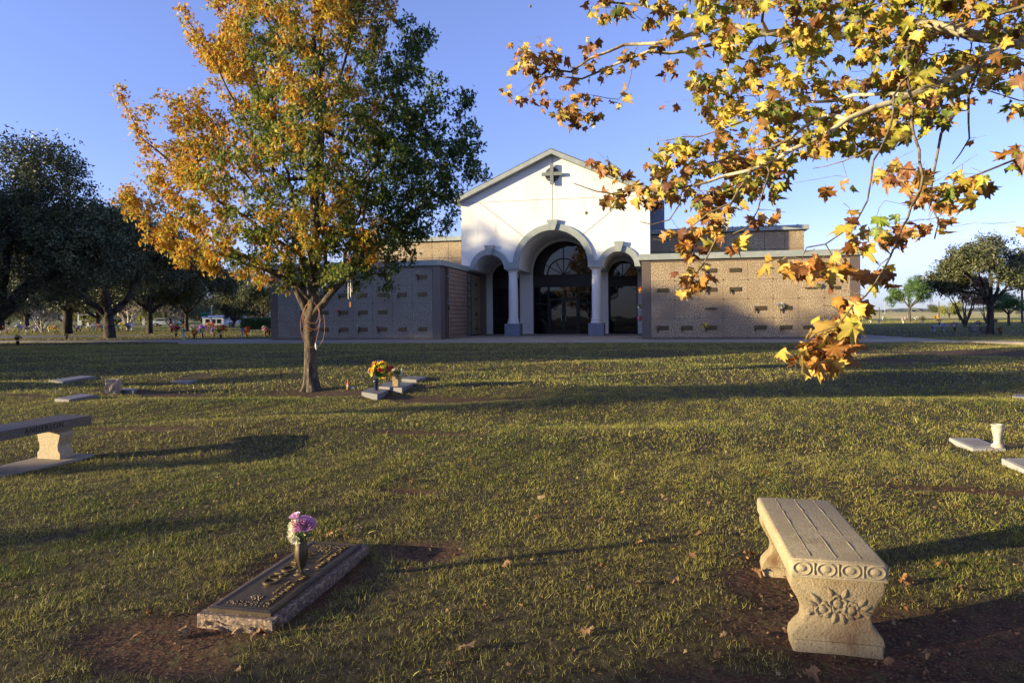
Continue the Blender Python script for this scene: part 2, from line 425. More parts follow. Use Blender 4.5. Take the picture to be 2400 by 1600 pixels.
# rear nave and back wings
mb = MB()
mb.prism([(UC-6.15,.0),(UC+6.15,.0),(UC+6.15,9.05),(UC,11.2),(UC-6.15,9.05)], 10.5, 30, 'y')
mb.build('nave_wall', M['pedestal'], B)  # wall lies in the gable's shadow; that shade is put in as slate colour
mb = MB()
mb.box(UC+5.7, UC+6.6, 10.0, 10.48, 6.8, 9.2); mb.build('nave_side_trim', M['pedestal'], B)  # slate colour paints in the shadow on this corner
for s_ in (-1, 1):
    mb = MB(); e = UC + s_*15.1; i0 = UC + s_*5.71
    x0, x1 = min(e, i0), max(e, i0)
    mb.box(x0, x1, 10.25, 28, .0, 6.5); nb = mb
    jb = MB()
    nn = 8; wc = (x1-x0)/nn
    pn = MB()
    for k in range(nn):
        for r_ in range(2):
            pn.box(x0+k*wc+.012, x0+(k+1)*wc-.012, 10.2, 10.25, 6.44-1.1*(r_+1)+.012, 6.44-1.1*r_-.012)
    nb.build('upper_wall', M['joint'], B); pn.build('upper_crypt_wall', M['panel'], B)
    cb_ = MB(); cb_.box(x0-(.25 if s_ < 0 else 0), x1+(.25 if s_ > 0 else 0), 9.95, 28.2, 6.5, 6.78); cb_.build('upper_cornice', M['trim'], B)
    rb = MB()
    for q in range(130):
        rx = random.uniform(x0+.1, x1-.1); rr = random.uniform(.04, .09); rb.ball((rx, 10.1+random.random()*1.2, 6.79), rr, 6, 4)
    tag(rb.build('roof_gravel', M['gravel'], B), kind='stuff')
# roof
mb = MB()
mb.prism([(UC-6.05,8.41),(UC,11.13),(UC+6.05,8.41),(UC+6.05,8.13),(UC,10.87),(UC-6.05,8.13)], 4.83, 10.6, 'y')
roof = mb.build('roof', M['trim'], B)
mb = MB(); mb.prism([(UC-6.12,8.385),(UC,11.14),(UC+6.12,8.385),(UC+6.12,8.43),(UC,11.19),(UC-6.12,8.43)], 4.86, 10.7, 'y'); mb.build('shingles', M['roofs'], roof)
# arch trims
def ring(cx, cz, ri, ro, n_=28):
    o_ = arc(cx, cz, ro, 0, PI, n_); i_ = arc(cx, cz, ri, PI, 0, n_)
    return [(cx+ro, ZS)] + o_ + [(cx-ro, ZS), (cx-ri, ZS)] + i_ + [(cx+ri, ZS)]
def clean(P):
    Q = []
    for q in P:
        if not Q or (abs(Q[-1][0]-q[0]) + abs(Q[-1][1]-q[1])) > 1e-4: Q.append(q)
    if abs(Q[0][0]-Q[-1][0]) + abs(Q[0][1]-Q[-1][1]) < 1e-4: Q.pop()
    return Q
for (c_, cz, ri, ro, vf) in ((0, 4.3, 2.09, 2.46, 5.17), (-3.9, ZS, .91, 1.25, 5.19), (3.9, ZS, .91, 1.25, 5.19)):
    mb = MB(); mb.prism(clean(ring(UC+c_, cz, ri, ro)), vf, 5.32, 'y')
    if c_ == 0:
        for s_ in (-1, 1): mb.box(UC+s_*2.55-.16, UC+s_*2.55+.16, 5.2, 5.31, ZS, ZS+.42)
    t = mb.build('arch_trim', M['trim'], B)
    kt = cz + ro
    mb = MB(); hw = .20 if c_ else .24; mb.prism([(UC+c_-hw*.62, cz+ri-.03),(UC+c_+hw*.62, cz+ri-.03),(UC+c_+hw*1.45, kt+.22),(UC+c_-hw*1.45, kt+.22)], 5.04, 5.3, 'y')
    mb.build('keystone', M['trim'], t)
# control joints on the gable
mb = MB()
def strip(a, b_, wd=.032):
    a = Vector((UC+a[0], 0, a[1])); b_ = Vector((UC+b_[0], 0, b_[1])); d = (b_-a).normalized(); nrm = Vector((-d.z, 0, d.x))*wd/2
    P4 = [a-nrm, b_-nrm, b_+nrm, a+nrm]
    mb.add([(q.x, 5.292, q.z) for q in P4] + [(q.x, 5.31, q.z) for q in P4], [(0,1,2,3),(0,4,5,1),(1,5,6,2),(2,6,7,3),(3,7,4,0)])
strip((-5.65,8.23),(5.65,8.23),.026); strip((0,6.98),(0,10.8)); strip((-4.5,8.2),(-1.75,6.02)); strip((4.5,8.2),(1.75,6.02))
mb.build('control_joint', M['line'], B)
# round vent + cross
mb = MB(); mb.prism([(UC+.43*math.cos(2*PI*i/32), 9.7+.43*math.sin(2*PI*i/32)) for i in range(32)], 5.26, 5.31, 'y')
vent = mb.build('round_vent', M['black'], B)
mb = MB()
for k in range(6):
    zz = 9.42 + k*.115; hw = math.sqrt(max(.0, .4**2-(zz-9.7)**2)); mb.box(UC-hw, UC+hw, 5.225, 5.258, zz, zz+.035)
mb.build('louvres', M['trim'], vent)
mb = MB()
pts_ = [(UC+.425*math.cos(2*PI*i/36), 5.25, 9.7+.425*math.sin(2*PI*i/36)) for i in range(36)]; mb.tube(pts_, .02, 8, closed=True); mb.build('vent_rim', M['pedestal'], vent)
mb = MB(); mb.box(UC-.10, UC+.10, 5.02, 5.17, 9.08, 10.32); mb.box(UC-.61, UC-.102, 5.03, 5.16, 9.60, 9.80); mb.box(UC+.102, UC+.61, 5.03, 5.16, 9.60, 9.80)
for (dx, dz) in ((0,.45),(0,-.45)): mb.box(UC+dx-.03, UC+dx+.03, 5.17, 5.3, 9.7+dz-.03, 9.7+dz+.03)
mb.build('cross', mat('cross_green', (.17,.19,.18), .7), B)
# columns
col0 = None
for s_ in (-1, 1):
    cx = UC + s_*2.54
    prof = [(.36,.80),(.37,.86),(.36,.92),(.31,.95),(.31,.98),(.34,1.0),(.34,1.05),(.29,1.08),(.285,1.12),(.287,2.0),(.27,3.2),(.255,3.78),(.285,3.80),(.285,3.84),(.26,3.86),(.26,3.93),(.31,4.0),(.33,4.03)]
    mb = MB(); mb.lathe(prof, 32, (cx, 5.72, 0)); mb.box(cx-.34, cx+.34, 5.38, 6.06, 4.03, 4.098)
    co = mb.build('column', M['stucco'], B, smooth=True)
    mb = MB(); mb.cbox(cx-.47, cx+.47, 5.25, 6.19, .04, .80, .012); mb.build('pedestal', M['pedestal'], co)
mb = MB(); mb.box(UC-5.3, UC+5.28, 2.0, 10.0, -.2, .055); mb.build('porch_floor', M['concrete'], B)
# windows and doors
def glazing(cx, r, spring, name):
    mb = MB(); mb.prism(clean([(UC+cx-r, .06)] + [(UC+cx+r, .06)] + arc(UC+cx, spring, r, 0, PI)), 10.04, 10.06, 'y')
    f = MB(); 
    outer = clean([(UC+cx+r, .06)] + arc(UC+cx, spring, r, 0, PI, 30) + [(UC+cx-r, .06)])
    inner = clean([(UC+cx-r+.07, .06)] + arc(UC+cx, spring, r-.07, PI, 0, 30) + [(UC+cx+r-.07, .06)])
    f.prism(outer + inner, 9.96, 10.03, 'y')
    fr = f.build(name, M['black'], B); mb.build('pane', M['glass'], fr)
    return fr
def bars(fr, name, boxes, segs=()):
    mb = MB()
    for b_ in boxes: mb.box(UC+b_[0], UC+b_[1], 9.95, 10.03, b_[2], b_[3])
    for (a, b_, wd) in segs:
        a = Vector((UC+a[0], 0, a[1])); b_ = Vector((UC+b_[0], 0, b_[1])); d = (b_-a).normalized(); nr = Vector((-d.z,0,d.x))*wd/2
        P4 = [a-nr, b_-nr, b_+nr, a+nr]; mb.add([(q.x, 9.965, q.z) for q in P4]+[(q.x, 10.02, q.z) for q in P4], [(3,2,1,0),(4,5,6,7),(0,1,5,4),(1,2,6,5),(2,3,7,6),(3,0,4,7)])
    return mb.build(name, M['black'], fr)
fr = glazing(0, 2.05, 4.15, 'entrance_window')
seg = []
C0 = (0.0, 3.98)
a12 = arc(C0[0], C0[1], 1.08, 0, PI, 16)
seg += [(a12[i], a12[i+1], .07) for i in range(16)]
for a in (30, 60, 90, 120, 150): seg.append(((C0[0]+.0*math.cos(rad(a)), C0[1]), (C0[0]+(2.1 if a in (30,90,150) else 1.08)*math.cos(rad(a)), C0[1]+(2.05 if a in (30,90,150) else 1.08)*math.sin(rad(a))), .05))
bars(fr, 'mullions', [(-1.98,1.98,3.92,4.0),(-1.98,1.98,3.17,3.30),(-1.08,-.96,.06,3.17),(.96,1.08,.06,3.17),(-1.98,-1.08,2.0,2.1),(1.08,1.98,2.0,2.1)], seg)
mb = MB(); mb.box(UC-1.98, UC+1.98, 9.99, 10.035, 3.30, 3.92); mb.build('transom_panel', mat('dark_panel', (.03,.025,.022), .5), fr)
for s_ in (-1, 1):
    mb = MB(); a, b_ = (-.955, -.005) if s_ < 0 else (.005, .955)
    mb.box(UC+a, UC+a+.11, 9.93, 9.985, .07, 2.42); mb.box(UC+b_-.11, UC+b_, 9.93, 9.985, .07, 2.42)
    mb.box(UC+a+.11, UC+b_-.11, 9.93, 9.985, 2.30, 2.42); mb.box(UC+a+.11, UC+b_-.11, 9.93, 9.985, .07, .30)
    dr = mb.build('door', M['black'], B)
    hb = MB(); hx = UC - s_*-.14 if s_ > 0 else UC-.14; hb.box(hx-.015, hx+.015, 9.87, 9.9, .9, 1.3); hb.box(hx-.01, hx+.01, 9.9, 9.93, .95, .97); hb.box(hx-.01, hx+.01, 9.9, 9.93, 1.23, 1.25)
    hb.build('door_handle', M['metal'], dr)
for cx in (-3.9, 3.9):
    fr = glazing(cx, .95, 3.85, 'window_frame')
    seg = []
    for a in (45, 90, 135): seg.append(((cx, 3.78), (cx+.9*math.cos(rad(a)), 3.85+.9*math.sin(rad(a))), .05))
    bars(fr, 'mullions', [(cx-.9, cx+.9, 3.72, 3.82), (cx-.9, cx+.9, 3.15, 3.72)], seg); bars(fr, 'rail', [(cx-.9, cx+.9, 1.0, 1.06)])

# crypt wings
FLW = []    # wall bouquets to be placed later: (u, v, z, palette, size, label)
VASES = []
def vase_mb(s_=1.0):
    v_ = MB(); v_.lathe([(.018,-.2),(.03,-.12),(.045,0),(.05,.02)], 8); return v_
NP_ME = None
def nameplate(u, z, w_=.56, h_=.21, v_=-.0, side=False, vase=True, shape='rect', face=-1):
    mb = MB()
    if shape == 'ornate':
        mb.prism([(-w_/2,-.02),(-w_*.3,-.06),(0,-.045),(w_*.3,-.06),(w_/2,-.02),(w_/2,.02),(w_*.3,.05),(0,.06),(-w_*.3,.05),(-w_/2,.02)], -.03, 0, 'y')
    elif shape == 'scroll':
        mb.prism([(-w_/2,-.03),(-w_*.42,-.1),(-w_*.3,-.09),(w_/2,-.1),(w_/2,-.04),(w_*.36,.08),(-w_*.4,.09),(-w_/2,.05)], -.03, 0, 'y')
    else:
        mb.box(-w_/2, w_/2, -.03, 0, -h_/2, h_/2)
        mb.box(-w_/2+.03, w_/2-.03, -.036, -.031, -h_/2+.03, -h_/2+.045); mb.box(-w_/2+.06, w_/2-.06, -.038, -.031, -.015, .035)
    o = mb.build('nameplate', M['bronze'], B)
    if side: o.location = (u, v_, z); o.rotation_euler = (0, 0, PI/2)
    else: o.location = (u, v_, z)
    if vase:
        vb = MB(); vb.lathe([(.018,-.2),(.03,-.12),(.045,0),(.052,.02)], 8, (-w_/2+.03, -.09, -.04)); vb.box(-w_/2+.02, -w_/2+.04, -.06, -.031, -.08, -.06)
        vb.build('vase', M['bronze'], o, smooth=True)
    return o
def wing(u0, u1, panel, inner):
    ZB, ZT = .12, 3.90
    mb = MB(); mb.box(u0+.02, u1-.02, .05, 10.2, 0, 4.0); mb.build('wing_core', M['joint'], B)
    p0, p1 = u0 + .45, u1 - .45
    mb = MB()
    mb.box(u0, p0-.01, 0, .9, 0, 4.02); mb.box(p1+.01, u1, 0, .9, 0, 4.02)
    mb.box(p0, p1, .015, .06, ZT+.01, 4.02); mb.box(p0-.005, p1+.005, -.012, .06, 0, ZB-.01)
    mb.build('pilaster', M['brown'], B)
    mb = MB(); wc = (p1-p0)/8; hc = (ZT-ZB)/4
    jb = MB()
    for c_ in range(8):
        for r_ in range(4):
            mb.box(p0+c_*wc+.004, p0+(c_+1)*wc-.004, .0, .06, ZB+r_*hc+.004, ZB+(r_+1)*hc-.004)
            if c_ > 0:
                jb = MB(); jb.prism([(p0+c_*wc+.03*math.cos(2*PI*i/8), ZB+r_*hc+.03*math.sin(2*PI*i/8)) for i in range(8)], -.02, .0, 'y'); jb.build('rosette', M['bronze'], B)
    mb.build('crypt_wall', panel, B)
    mb = MB(); mb.box(u0-.14, u1+.14, -.16, 10.3, 4.02, 4.32); mb.build('cornice', M['trim'], B, bevel=.012)
    return p0, wc, ZB, hc
pR, wR, zR, hR = wing(6.74, 16.97, M['panel'], -1)
pL, wL, zL, hL = wing(-14.05, -3.93, M['panel_shaded'], 1)
def cell(p, wc, zb, hc, c_, r_, dx=0, dz=0): return p + (c_+.5)*wc + dx, zb + (3-r_+.5)*hc + dz     # r_ 0 = top row
for (c_, r_, vs_, sh) in [(2,0,1,'rect'),(3,0,0,'rect'),(7,0,1,None),(0,1,0,'rect'),(2,1,1,'rect'),(3,1,1,'rect'),(6,1,0,'ornate'),(7,1,0,'small'),
                          (2,2,0,'ornate'),(4,2,1,'rect'),(5,2,1,'rect'),(0,3,1,'rect'),(1,3,1,'rect'),(2,3,1,'rect'),(4,3,1,'rect'),(5,3,1,'rect'),(6,3,0,'scroll')]:
    u, z = cell(pR, wR, zR, hR, c_, r_)
    if sh is None: continue
    if sh == 'small': nameplate(u, z, .28, .17, vase=False)
    elif sh in ('ornate', 'scroll'): nameplate(u, z, .8 if sh == 'scroll' else .6, shape=sh, vase=False)
    else: nameplate(u, z, vase=bool(vs_))
for (c_, r_, vs_) in [(7,0,1),(2,1,1),(3,1,1),(4,1,1),(5,1,0),(6,1,1),(7,1,0),(1,2,1),(2,2,1),(3,2,1),(4,2,1),(5,2,0),(1,3,0),(2,3,0),(3,3,1),(4,3,1),(5,3,1),(6,3,0),(7,3,0)]:
    u, z = cell(pL, wL, zL, hL, c_, r_); nameplate(u, z, .52 if c_ < 6 or r_ < 3 else .48, .22, vase=bool(vs_))
# return wall of the left wing (faces +u)
US = -3.93
mb = MB(); mb.box(US, US+.05, 1.28, 5.2, .02, 4.0); mb.build('block_wall', M['block'], B)
for (a, b_) in ((.92, 1.0), (1.16, 1.27), (5.21, 5.3), (6.0, 6.15), (8.45, 9.85)):
    mb = MB(); mb.box(US-.02, US+.09, a, b_, 0, 4.0); mb.build('dark_post', M['brown'], B)
for (a, b_) in ((1.0, 1.16), (5.3, 6.0)):
    mb = MB()
    for k in range(5): mb.box(US, US+.045, a+.01, b_-.01, .1+k*.77, .1+(k+1)*.77-.02)
    mb.build('niche_wall', M['panel_shaded'], B)
mb = MB()
for c_ in range(2):
    for r_ in range(4): mb.box(US, US+.05, 6.16+c_*1.14, 6.16+(c_+1)*1.14-.015, .12+r_*.945, .12+(r_+1)*.945-.015)
mb.build('side_crypt_wall', M['panel'], B)
for k in range(6):
    z = .85 + k*.5
    for vv in (1.04, 1.12, 5.45, 5.75):
        if random.random() < .8:
            mb = MB(); mb.box(0, .035, -.05, .05, -.06, .06); o = mb.build('niche_plate', M['bronze'], B); o.location = (US+.045, vv, z)
for r_ in range(4):
    o = nameplate(US+.055, 3.3-r_*.945, .6, .2, v_=7.3, side=True, vase=False)

# ------------------------------------------------------------------ leaf and tree tools
def rotmats(yaw, pitch, roll):
    cy, sy = np.cos(yaw), np.sin(yaw); cp, sp = np.cos(pitch), np.sin(pitch); c3, s3 = np.cos(roll), np.sin(roll)
    Rz = np.zeros((len(yaw),3,3)); Rz[:,0,0]=cy; Rz[:,0,1]=-sy; Rz[:,1,0]=sy; Rz[:,1,1]=cy; Rz[:,2,2]=1
    Rx = np.zeros_like(Rz); Rx[:,0,0]=1; Rx[:,1,1]=cp; Rx[:,1,2]=-sp; Rx[:,2,1]=sp; Rx[:,2,2]=cp
    Ry = np.zeros_like(Rz); Ry[:,1,1]=1; Ry[:,0,0]=c3; Ry[:,0,2]=s3; Ry[:,2,0]=-s3; Ry[:,2,2]=c3
    return Rz @ Rx @ Ry
def frame_mats(Yd, Nn):
    """rotation whose local y points along Yd and local z near Nn"""
    Yd = Yd / np.linalg.norm(Yd, axis=1, keepdims=True)
    X_ = np.cross(Yd, Nn); X_ /= (np.linalg.norm(X_, axis=1, keepdims=True) + 1e-9)
    Z_ = np.cross(X_, Yd)
    return np.stack([X_, Yd, Z_], -1)
def scatter(name, temps, R_, pos, scl, col, m, parent=None, smooth=False, vcol=None):
    """temps: list of (verts(k,3), tris(m,3)); each instance gets a random template"""
    N = len(pos); pick = rng.integers(0, len(temps), N); Vs = []; Fs = []; Cs = []; off = 0
    for t, (tv, tf) in enumerate(temps):
        s_ = np.where(pick == t)[0]
        if not len(s_): continue
        sc3 = scl[s_]
        v_ = tv[None] * (sc3[:, None, None] if sc3.ndim == 1 else sc3[:, None, :])
        v_ = np.einsum('nij,nkj->nki', R_[s_], v_) + pos[s_][:, None]
        k = len(tv)
        f_ = tf[None] + (np.arange(len(s_)) * k)[:, None, None] + off
        Vs.append(v_.reshape(-1, 3)); Fs.append(f_.reshape(-1, tf.shape[1])); 
        c_ = np.repeat(col[s_][:, None], k, 1)
        if vcol is not None: c_ = c_ * vcol[t][None]
        Cs.append(c_.reshape(-1, 3)); off += len(s_) * k
    return mesh_np(name, np.concatenate(Vs), [np.concatenate(Fs)], m, parent, np.clip(np.concatenate(Cs), 0, 1), smooth)

def leaf_template(outline, centre=(0, .25), curl=(.3, .2), fold=.2, jit=.05, seed=0, pet=.0):
    r = np.random.default_rng(seed); O = np.array(outline, float); n_ = len(O); O = O * (1 + r.normal(0, .06, (n_, 1))) + r.normal(0, .02, (n_, 2)); O[:, 0] += .12*r.normal()*O[:, 1]
    V = np.vstack([[centre], O]); z = -curl[0]*V[:, 0]**2 - curl[1]*V[:, 1]*np.abs(V[:, 1]) + fold*np.abs(V[:, 0]) + r.normal(0, jit, len(V))
    z[0] = 0; V = np.column_stack([V, z])
    T = [(0, 1+i, 1+(i+1) % n_) for i in range(n_)]
    if pet:
        b_ = len(V); V = np.vstack([V, [[-.025,-.05,0],[.025,-.05,0],[0,-pet,.06]]]); T.append((b_, b_+1, b_+2))
    return V, np.array(T)
def syc_outline(teeth=True):
    half = [(.0,1.0),(.10,.80),(.20,.76),(.22,.55),(.36,.62),(.46,.52),(.78,.62),(.66,.42),(.72,.30),(.50,.16),(.60,.06),(.74,-.12),(.46,-.14),(.34,-.24),(.10,-.16)]
    return half + [(-a, b_) for a, b_ in half[::-1] if a > 0]
SYC = [leaf_template(syc_outline(), (0,.1), c_, f_, j_, s_, .55) for s_, (c_, f_, j_) in enumerate([((.5,.3),.2,.07),((1.2,.5),.5,.13),((-.8,.7),-.35,.12),((1.6,-.3),.75,.17),((.3,1.3),.25,.15),((.9,.2),-.6,.11),((2.1,.6),.9,.15),((-1.3,.9),-.6,.15)])]
ro = [(.0,1.0),(.08,.70),(.30,.80),(.14,.45),(.50,.45),(.16,.15),(.34,.02),(.04,-.12)]
ROAK = [leaf_template(ro + [(-a, b_) for a, b_ in ro[::-1] if a > 0], (0,.3), c_, f_, .05, s_, .0) for s_, (c_, f_) in enumerate([((.3,.3),.3),((.9,.2),.1),((-.4,.4),.5),((.3,.8),-.2)])]
def clump_template(n_, sz, rad_, seed):
    r = np.random.default_rng(seed); V = []; T = []
    for i in range(n_):
        c_ = r.normal(0, rad_, 3); a = r.normal(0, 1, 3); a /= np.linalg.norm(a); b_ = np.cross(a, r.normal(0, 1, 3)); b_ /= np.linalg.norm(b_)
        k = len(V); V += [c_-a*sz, c_-b_*sz*.42+a*sz*.1, c_+a*sz, c_+b_*sz*.42+a*sz*.1]; T += [(k,k+1,k+2),(k,k+2,k+3)]
    return np.array(V), np.array(T)
LIVE = [clump_template(7, .085, .13, s_) for s_ in range(5)]

class Skel:
    def __init__(s): s.P = []; s.par = []; s.L = []; s.minr = []
    def node(s, p, par, mr=0.0):
        s.P.append(np.array(p, float)); s.par.append(par)
        s.L.append(0 if par < 0 else s.L[par] + float(np.linalg.norm(s.P[par] - s.P[-1]))); s.minr.append(mr); return len(s.P) - 1
    def line(s, pts, par=-1, step=.3, jit=.0, r0=0, r1=0):
        """polyline through pts starting at node par"""
        ids = []; 
        if par < 0: par = s.node(pts[0], -1, r0); pts = pts[1:]; ids.append(par)
        prev = s.P[par]; tot = sum(np.linalg.norm(np.array(b_)-np.array(a)) for a, b_ in zip([prev]+list(pts[:-1]), pts)); done = 0
        for q in pts:
            q = np.array(q, float); d = np.linalg.norm(q - prev); k = max(1, int(round(d/step)))
            for i in range(1, k+1):
                p_ = prev + (q-prev)*i/k; 
                if i < k: p_ = p_ + rng.normal(0, jit, 3)
                f_ = (done + d*i/k)/max(tot, 1e-6)
                par = s.node(p_, par, r0 + (r1-r0)*f_ if r0 else 0); ids.append(par)
            done += d; prev = q
        return ids
    def attach(s, targets, step, kL=.25, jit=.02, allowed_from=0, up=.0):
        tips = []
        for t in targets:
            A = np.array(s.P[allowed_from:]); Ls = np.array(s.L[allowed_from:])
            dv = t - A; d = np.linalg.norm(dv, axis=1)
            cost = d + kL*Ls + .5*d*np.clip(-dv[:, 2]/(d+1e-6), 0, 1)
            i = int(np.argmin(cost)) + allowed_from
            a = s.P[i]; dd = np.linalg.norm(t-a); mid = (a+t)/2 + np.array([0, 0, up*dd]) + rng.normal(0, .06*dd, 3)
            k = max(2, int(dd/step)); par = i
            for j in range(1, k+1):
                f_ = j/k; p_ = (1-f_)**2*a + 2*f_*(1-f_)*mid + f_**2*t
                if j < k: p_ = p_ + rng.normal(0, jit, 3)
                par = s.node(p_, par)
            tips.append(par)
        return tips
    def radii(s, tip=.006, e=2.3, mx=9):
        n_ = len(s.P); acc = np.zeros(n_)
        for i in range(n_-1, -1, -1):
            if acc[i] == 0: acc[i] = tip**e
            if s.par[i] >= 0: acc[s.par[i]] += acc[i]
        r = np.minimum(acc**(1/e), mx); return np.maximum(r, np.array(s.minr))
    def mesh(s, name, m, parent, tip=.006, e=2.3, mx=9, seg=6, rmin=0.0, rmaxsel=None, sel=None):
        r = s.radii(tip, e, mx); P_ = np.array(s.P); par = np.array(s.par); c_ = np.where(par >= 0)[0]
        if sel is not None: c_ = c_[sel(r[c_])]
        A = P_[par[c_]]; Bv = P_[c_]; ra = np.minimum(r[par[c_]], r[c_]*1.35); rb = r[c_]
        # a limb keeps one radius per node along its main chain
        d = Bv - A; ln = np.linalg.norm(d, axis=1, keepdims=True); d = d/(ln+1e-9); A = A - d*ra[:, None]*.3
        ref = np.where(np.abs(d[:, 2:3]) < .9, [[0, 0, 1.0]], [[1.0, 0, 0]]); a = np.cross(d, ref); a /= np.linalg.norm(a, axis=1, keepdims=True); b_ = np.cross(d, a)
        an = 2*PI*np.arange(seg)/seg; dirs = a[:, None]*np.cos(an)[None, :, None] + b_[:, None]*np.sin(an)[None, :, None]
        V = np.concatenate([A[:, None] + dirs*ra[:, None, None], Bv[:, None] + dirs*rb[:, None, None]], 1)
        base = np.arange(len(c_))[:, None]*2*seg; k = np.arange(seg); q = np.stack([k, (k+1) % seg, seg+(k+1) % seg, seg+k], -1)
        Fq_ = (base[:, :, None] + q[None]).reshape(-1, 4)
        return mesh_np(name, V.reshape(-1, 3), [Fq_], m, parent, smooth=True)

def jit_col(base, N, v=.18, h=.06):
    c_ = np.array(base)[None] * rng.uniform(1-v, 1+v, (N, 1)) * rng.uniform(1-h, 1+h, (N, 3)); return c_

# ------------------------------------------------------------------ red oak (two-coloured crown)
RO = G(728, 914); YO = RO.y
def pw(px, py, dY=0.0):
    """point in the oak's own plane, moved dY towards the back"""
    q = at(px, py, YO); return np.array([q.x, q.y + dY, q.z])
CROWN = [(690,690),(640,678),(560,640),(500,634),(430,620),(400,592),(350,562),(328,522),(288,482),(278,450),(290,422),(312,440),(330,478),(372,502),(402,520),(352,440),(318,360),(332,332),(306,262),(318,212),(342,248),(352,300),(388,320),(425,342),(396,290),(378,238),(395,213),(425,235),(448,204),(482,215),(502,262),(532,292),(540,268),(505,205),(476,162),(460,112),(455,78),(476,48),(506,88),(512,42),(494,0),(520,-60),(560,-130),(610,-210),(680,-280),(740,-305),(820,-275),(880,-200),(912,-100),(916,0),(928,28),(962,50),(985,40),(1008,16),(1012,60),(992,110),(1002,132),(985,175),(1004,190),(1032,196),(1053,215),(1050,250),(1034,282),(1058,300),(1076,250),(1090,217),(1110,214),(1116,260),(1126,300),(1146,342),(1130,372),(1146,410),(1126,442),(1080,462),(1070,500),(1062,536),(1020,542),(1002,562),(1006,590),(986,640),(940,657),(900,682),(850,668),(800,694),(760,676),(720,664)]
CP = np.array(CROWN, float)
def edge_dist(poly, x, y):
    d = np.full(np.shape(x), 1e9)
    for i in range(len(poly)):
        a = np.array(poly[i]); b_ = np.array(poly[(i+1) % len(poly)]); ab = b_-a
        t = np.clip(((x-a[0])*ab[0] + (y-a[1])*ab[1])/(ab@ab+1e-9), 0, 1); d = np.minimum(d, np.hypot(x-a[0]-t*ab[0], y-a[1]-t*ab[1]))
    return d
def crown_points(poly, N, scale_px, maxd=3.4, thin=1.0):
    P_ = np.array(poly, float); lo, hi = P_.min(0), P_.max(0); out = []
    while len(out) < N:
        x = rng.uniform(lo[0], hi[0], 4000); y = rng.uniform(lo[1], hi[1], 4000); ins = inpoly(poly, x, y); x, y = x[ins], y[ins]
        dd = edge_dist(poly, x, y) / scale_px; dep = np.minimum(maxd, 1.25*dd + .12) * thin
        keep = rng.random(len(x)) < np.clip(.35 + dep/1.6, 0, 1)
        x, y, dep = x[keep], y[keep], dep[keep]
        z_ = rng.uniform(-1, 1, len(x)); z_ = np.sign(z_)*np.abs(z_)**.75
        out += list(zip(x, y, z_*dep))
    return np.array(out[:N])
oak = empty('red_oak', RO, 0, 'tall young oak turning orange on the left and still green on the right', 'tree')
S = Skel()
base = pw(730, 914); 
tr = S.line([pw(730,918), pw(727,870), pw(727,800), pw(727,750)], -1, .12, .004, .135, .118)
fork = tr[-1]
lead = S.line([pw(735,705), pw(733,655), pw(738,560), pw(735,440,.1), pw(742,300,.1), pw(738,140,0), pw(742,-40,0), pw(744,-260,0)], fork, .25, .02, .12, .012)
LIMBS = [ # start index fraction on leader (0 = fork), tip px, py, depth, start radius
    (0,(330,470),.3,.075,[(690,672),(640,640),(520,575)]), (0,(560,120),.9,.07,[(706,690),(702,640),(660,430)]),
    (0,(1060,420),-.3,.085,[(775,690),(812,655),(930,540)]), (1,(960,60),.5,.07,[(760,690),(790,640),(880,360)]),
    (.12,(320,232),-.6,.05,[(640,560),(480,440),(350,330)]), (.2,(1100,270),.6,.05,[(850,560),(1010,420)]),
    (.18,(420,240),1.2,.045,[(650,520),(520,360)]), (.3,(1045,230),-1.2,.045,[(840,450),(960,330)]),
    (.3,(480,70),-1.0,.045,[(670,430),(560,230)]), (.42,(1000,40),1.0,.04,[(820,330),(920,170)]),
    (.42,(510,10),.6,.04,[(660,320),(570,150)]), (.5,(900,-100),-.8,.035,[(800,200),(860,30)]),
    (.52,(560,-130),-.6,.035,[(690,180),(610,0)]), (.06,(850,640),-1.6,.04,[(780,650)]), (.05,(560,600),-1.5,.04,[(680,650),(620,630)]),
    (.1,(780,520),-2.4,.04,[(760,620)]), (.1,(700,500),2.4,.04,[(715,600)]), (.25,(760,330),-2.2,.035,[(750,420)]), (.25,(740,300),2.3,.035,[(738,400)])]
LTIPS = []
for (f_, tip, dy, r0, mids) in LIMBS:
    st_ = fork if f_ == 0 else lead[min(len(lead)-1, int(f_*len(lead)))]
    n_ = len(mids) + 1
    pts = [pw(mx, my, dy*((i+1)/n_)**1.2) for i, (mx, my) in enumerate(mids)] + [pw(tip[0], tip[1], dy)]
    LTIPS += [S.P[i] for i in S.line(pts, st_, .22, .02, r0, .006)[-6:]]
nmain = len(S.P)
cps = crown_points(CROWN, 1650, F/YO)
tg = np.array([pw(x, y, d) for x, y, d in cps])
o_ = np.argsort(np.linalg.norm(tg - pw(735, 560), axis=1)); tg = tg[o_]; cps = cps[o_]
S.attach(tg, .16, kL=.12, jit=.012, allowed_from=len(tr)+2)
lt = np.array(LTIPS); tg = np.concatenate([tg, lt]); cps = np.concatenate([cps, np.column_stack([1200 + lt[:,0]/lt[:,1]*F, HY - (lt[:,2]-CAMH)/lt[:,1]*F, lt[:,1]-YO])])
off = np.array(RO)
for i in range(len(S.P)): S.P[i] = S.P[i] - off
S.mesh('trunk', M['bark'], oak, tip=.0032, e=2.35, mx=.13, seg=10, sel=lambda r: r >= .03)
S.mesh('branches', M['bark'], oak, tip=.0032, e=2.35, mx=.15, seg=4, sel=lambda r: r < .03)
mb = MB(); mb.lathe([(.25,-.08),(.215,.02),(.18,.10),(.158,.22),(.143,.42),(.136,.60)], 20, (pw(729,914)[0]-off[0], pw(729,914)[1]-off[1], 0)); 
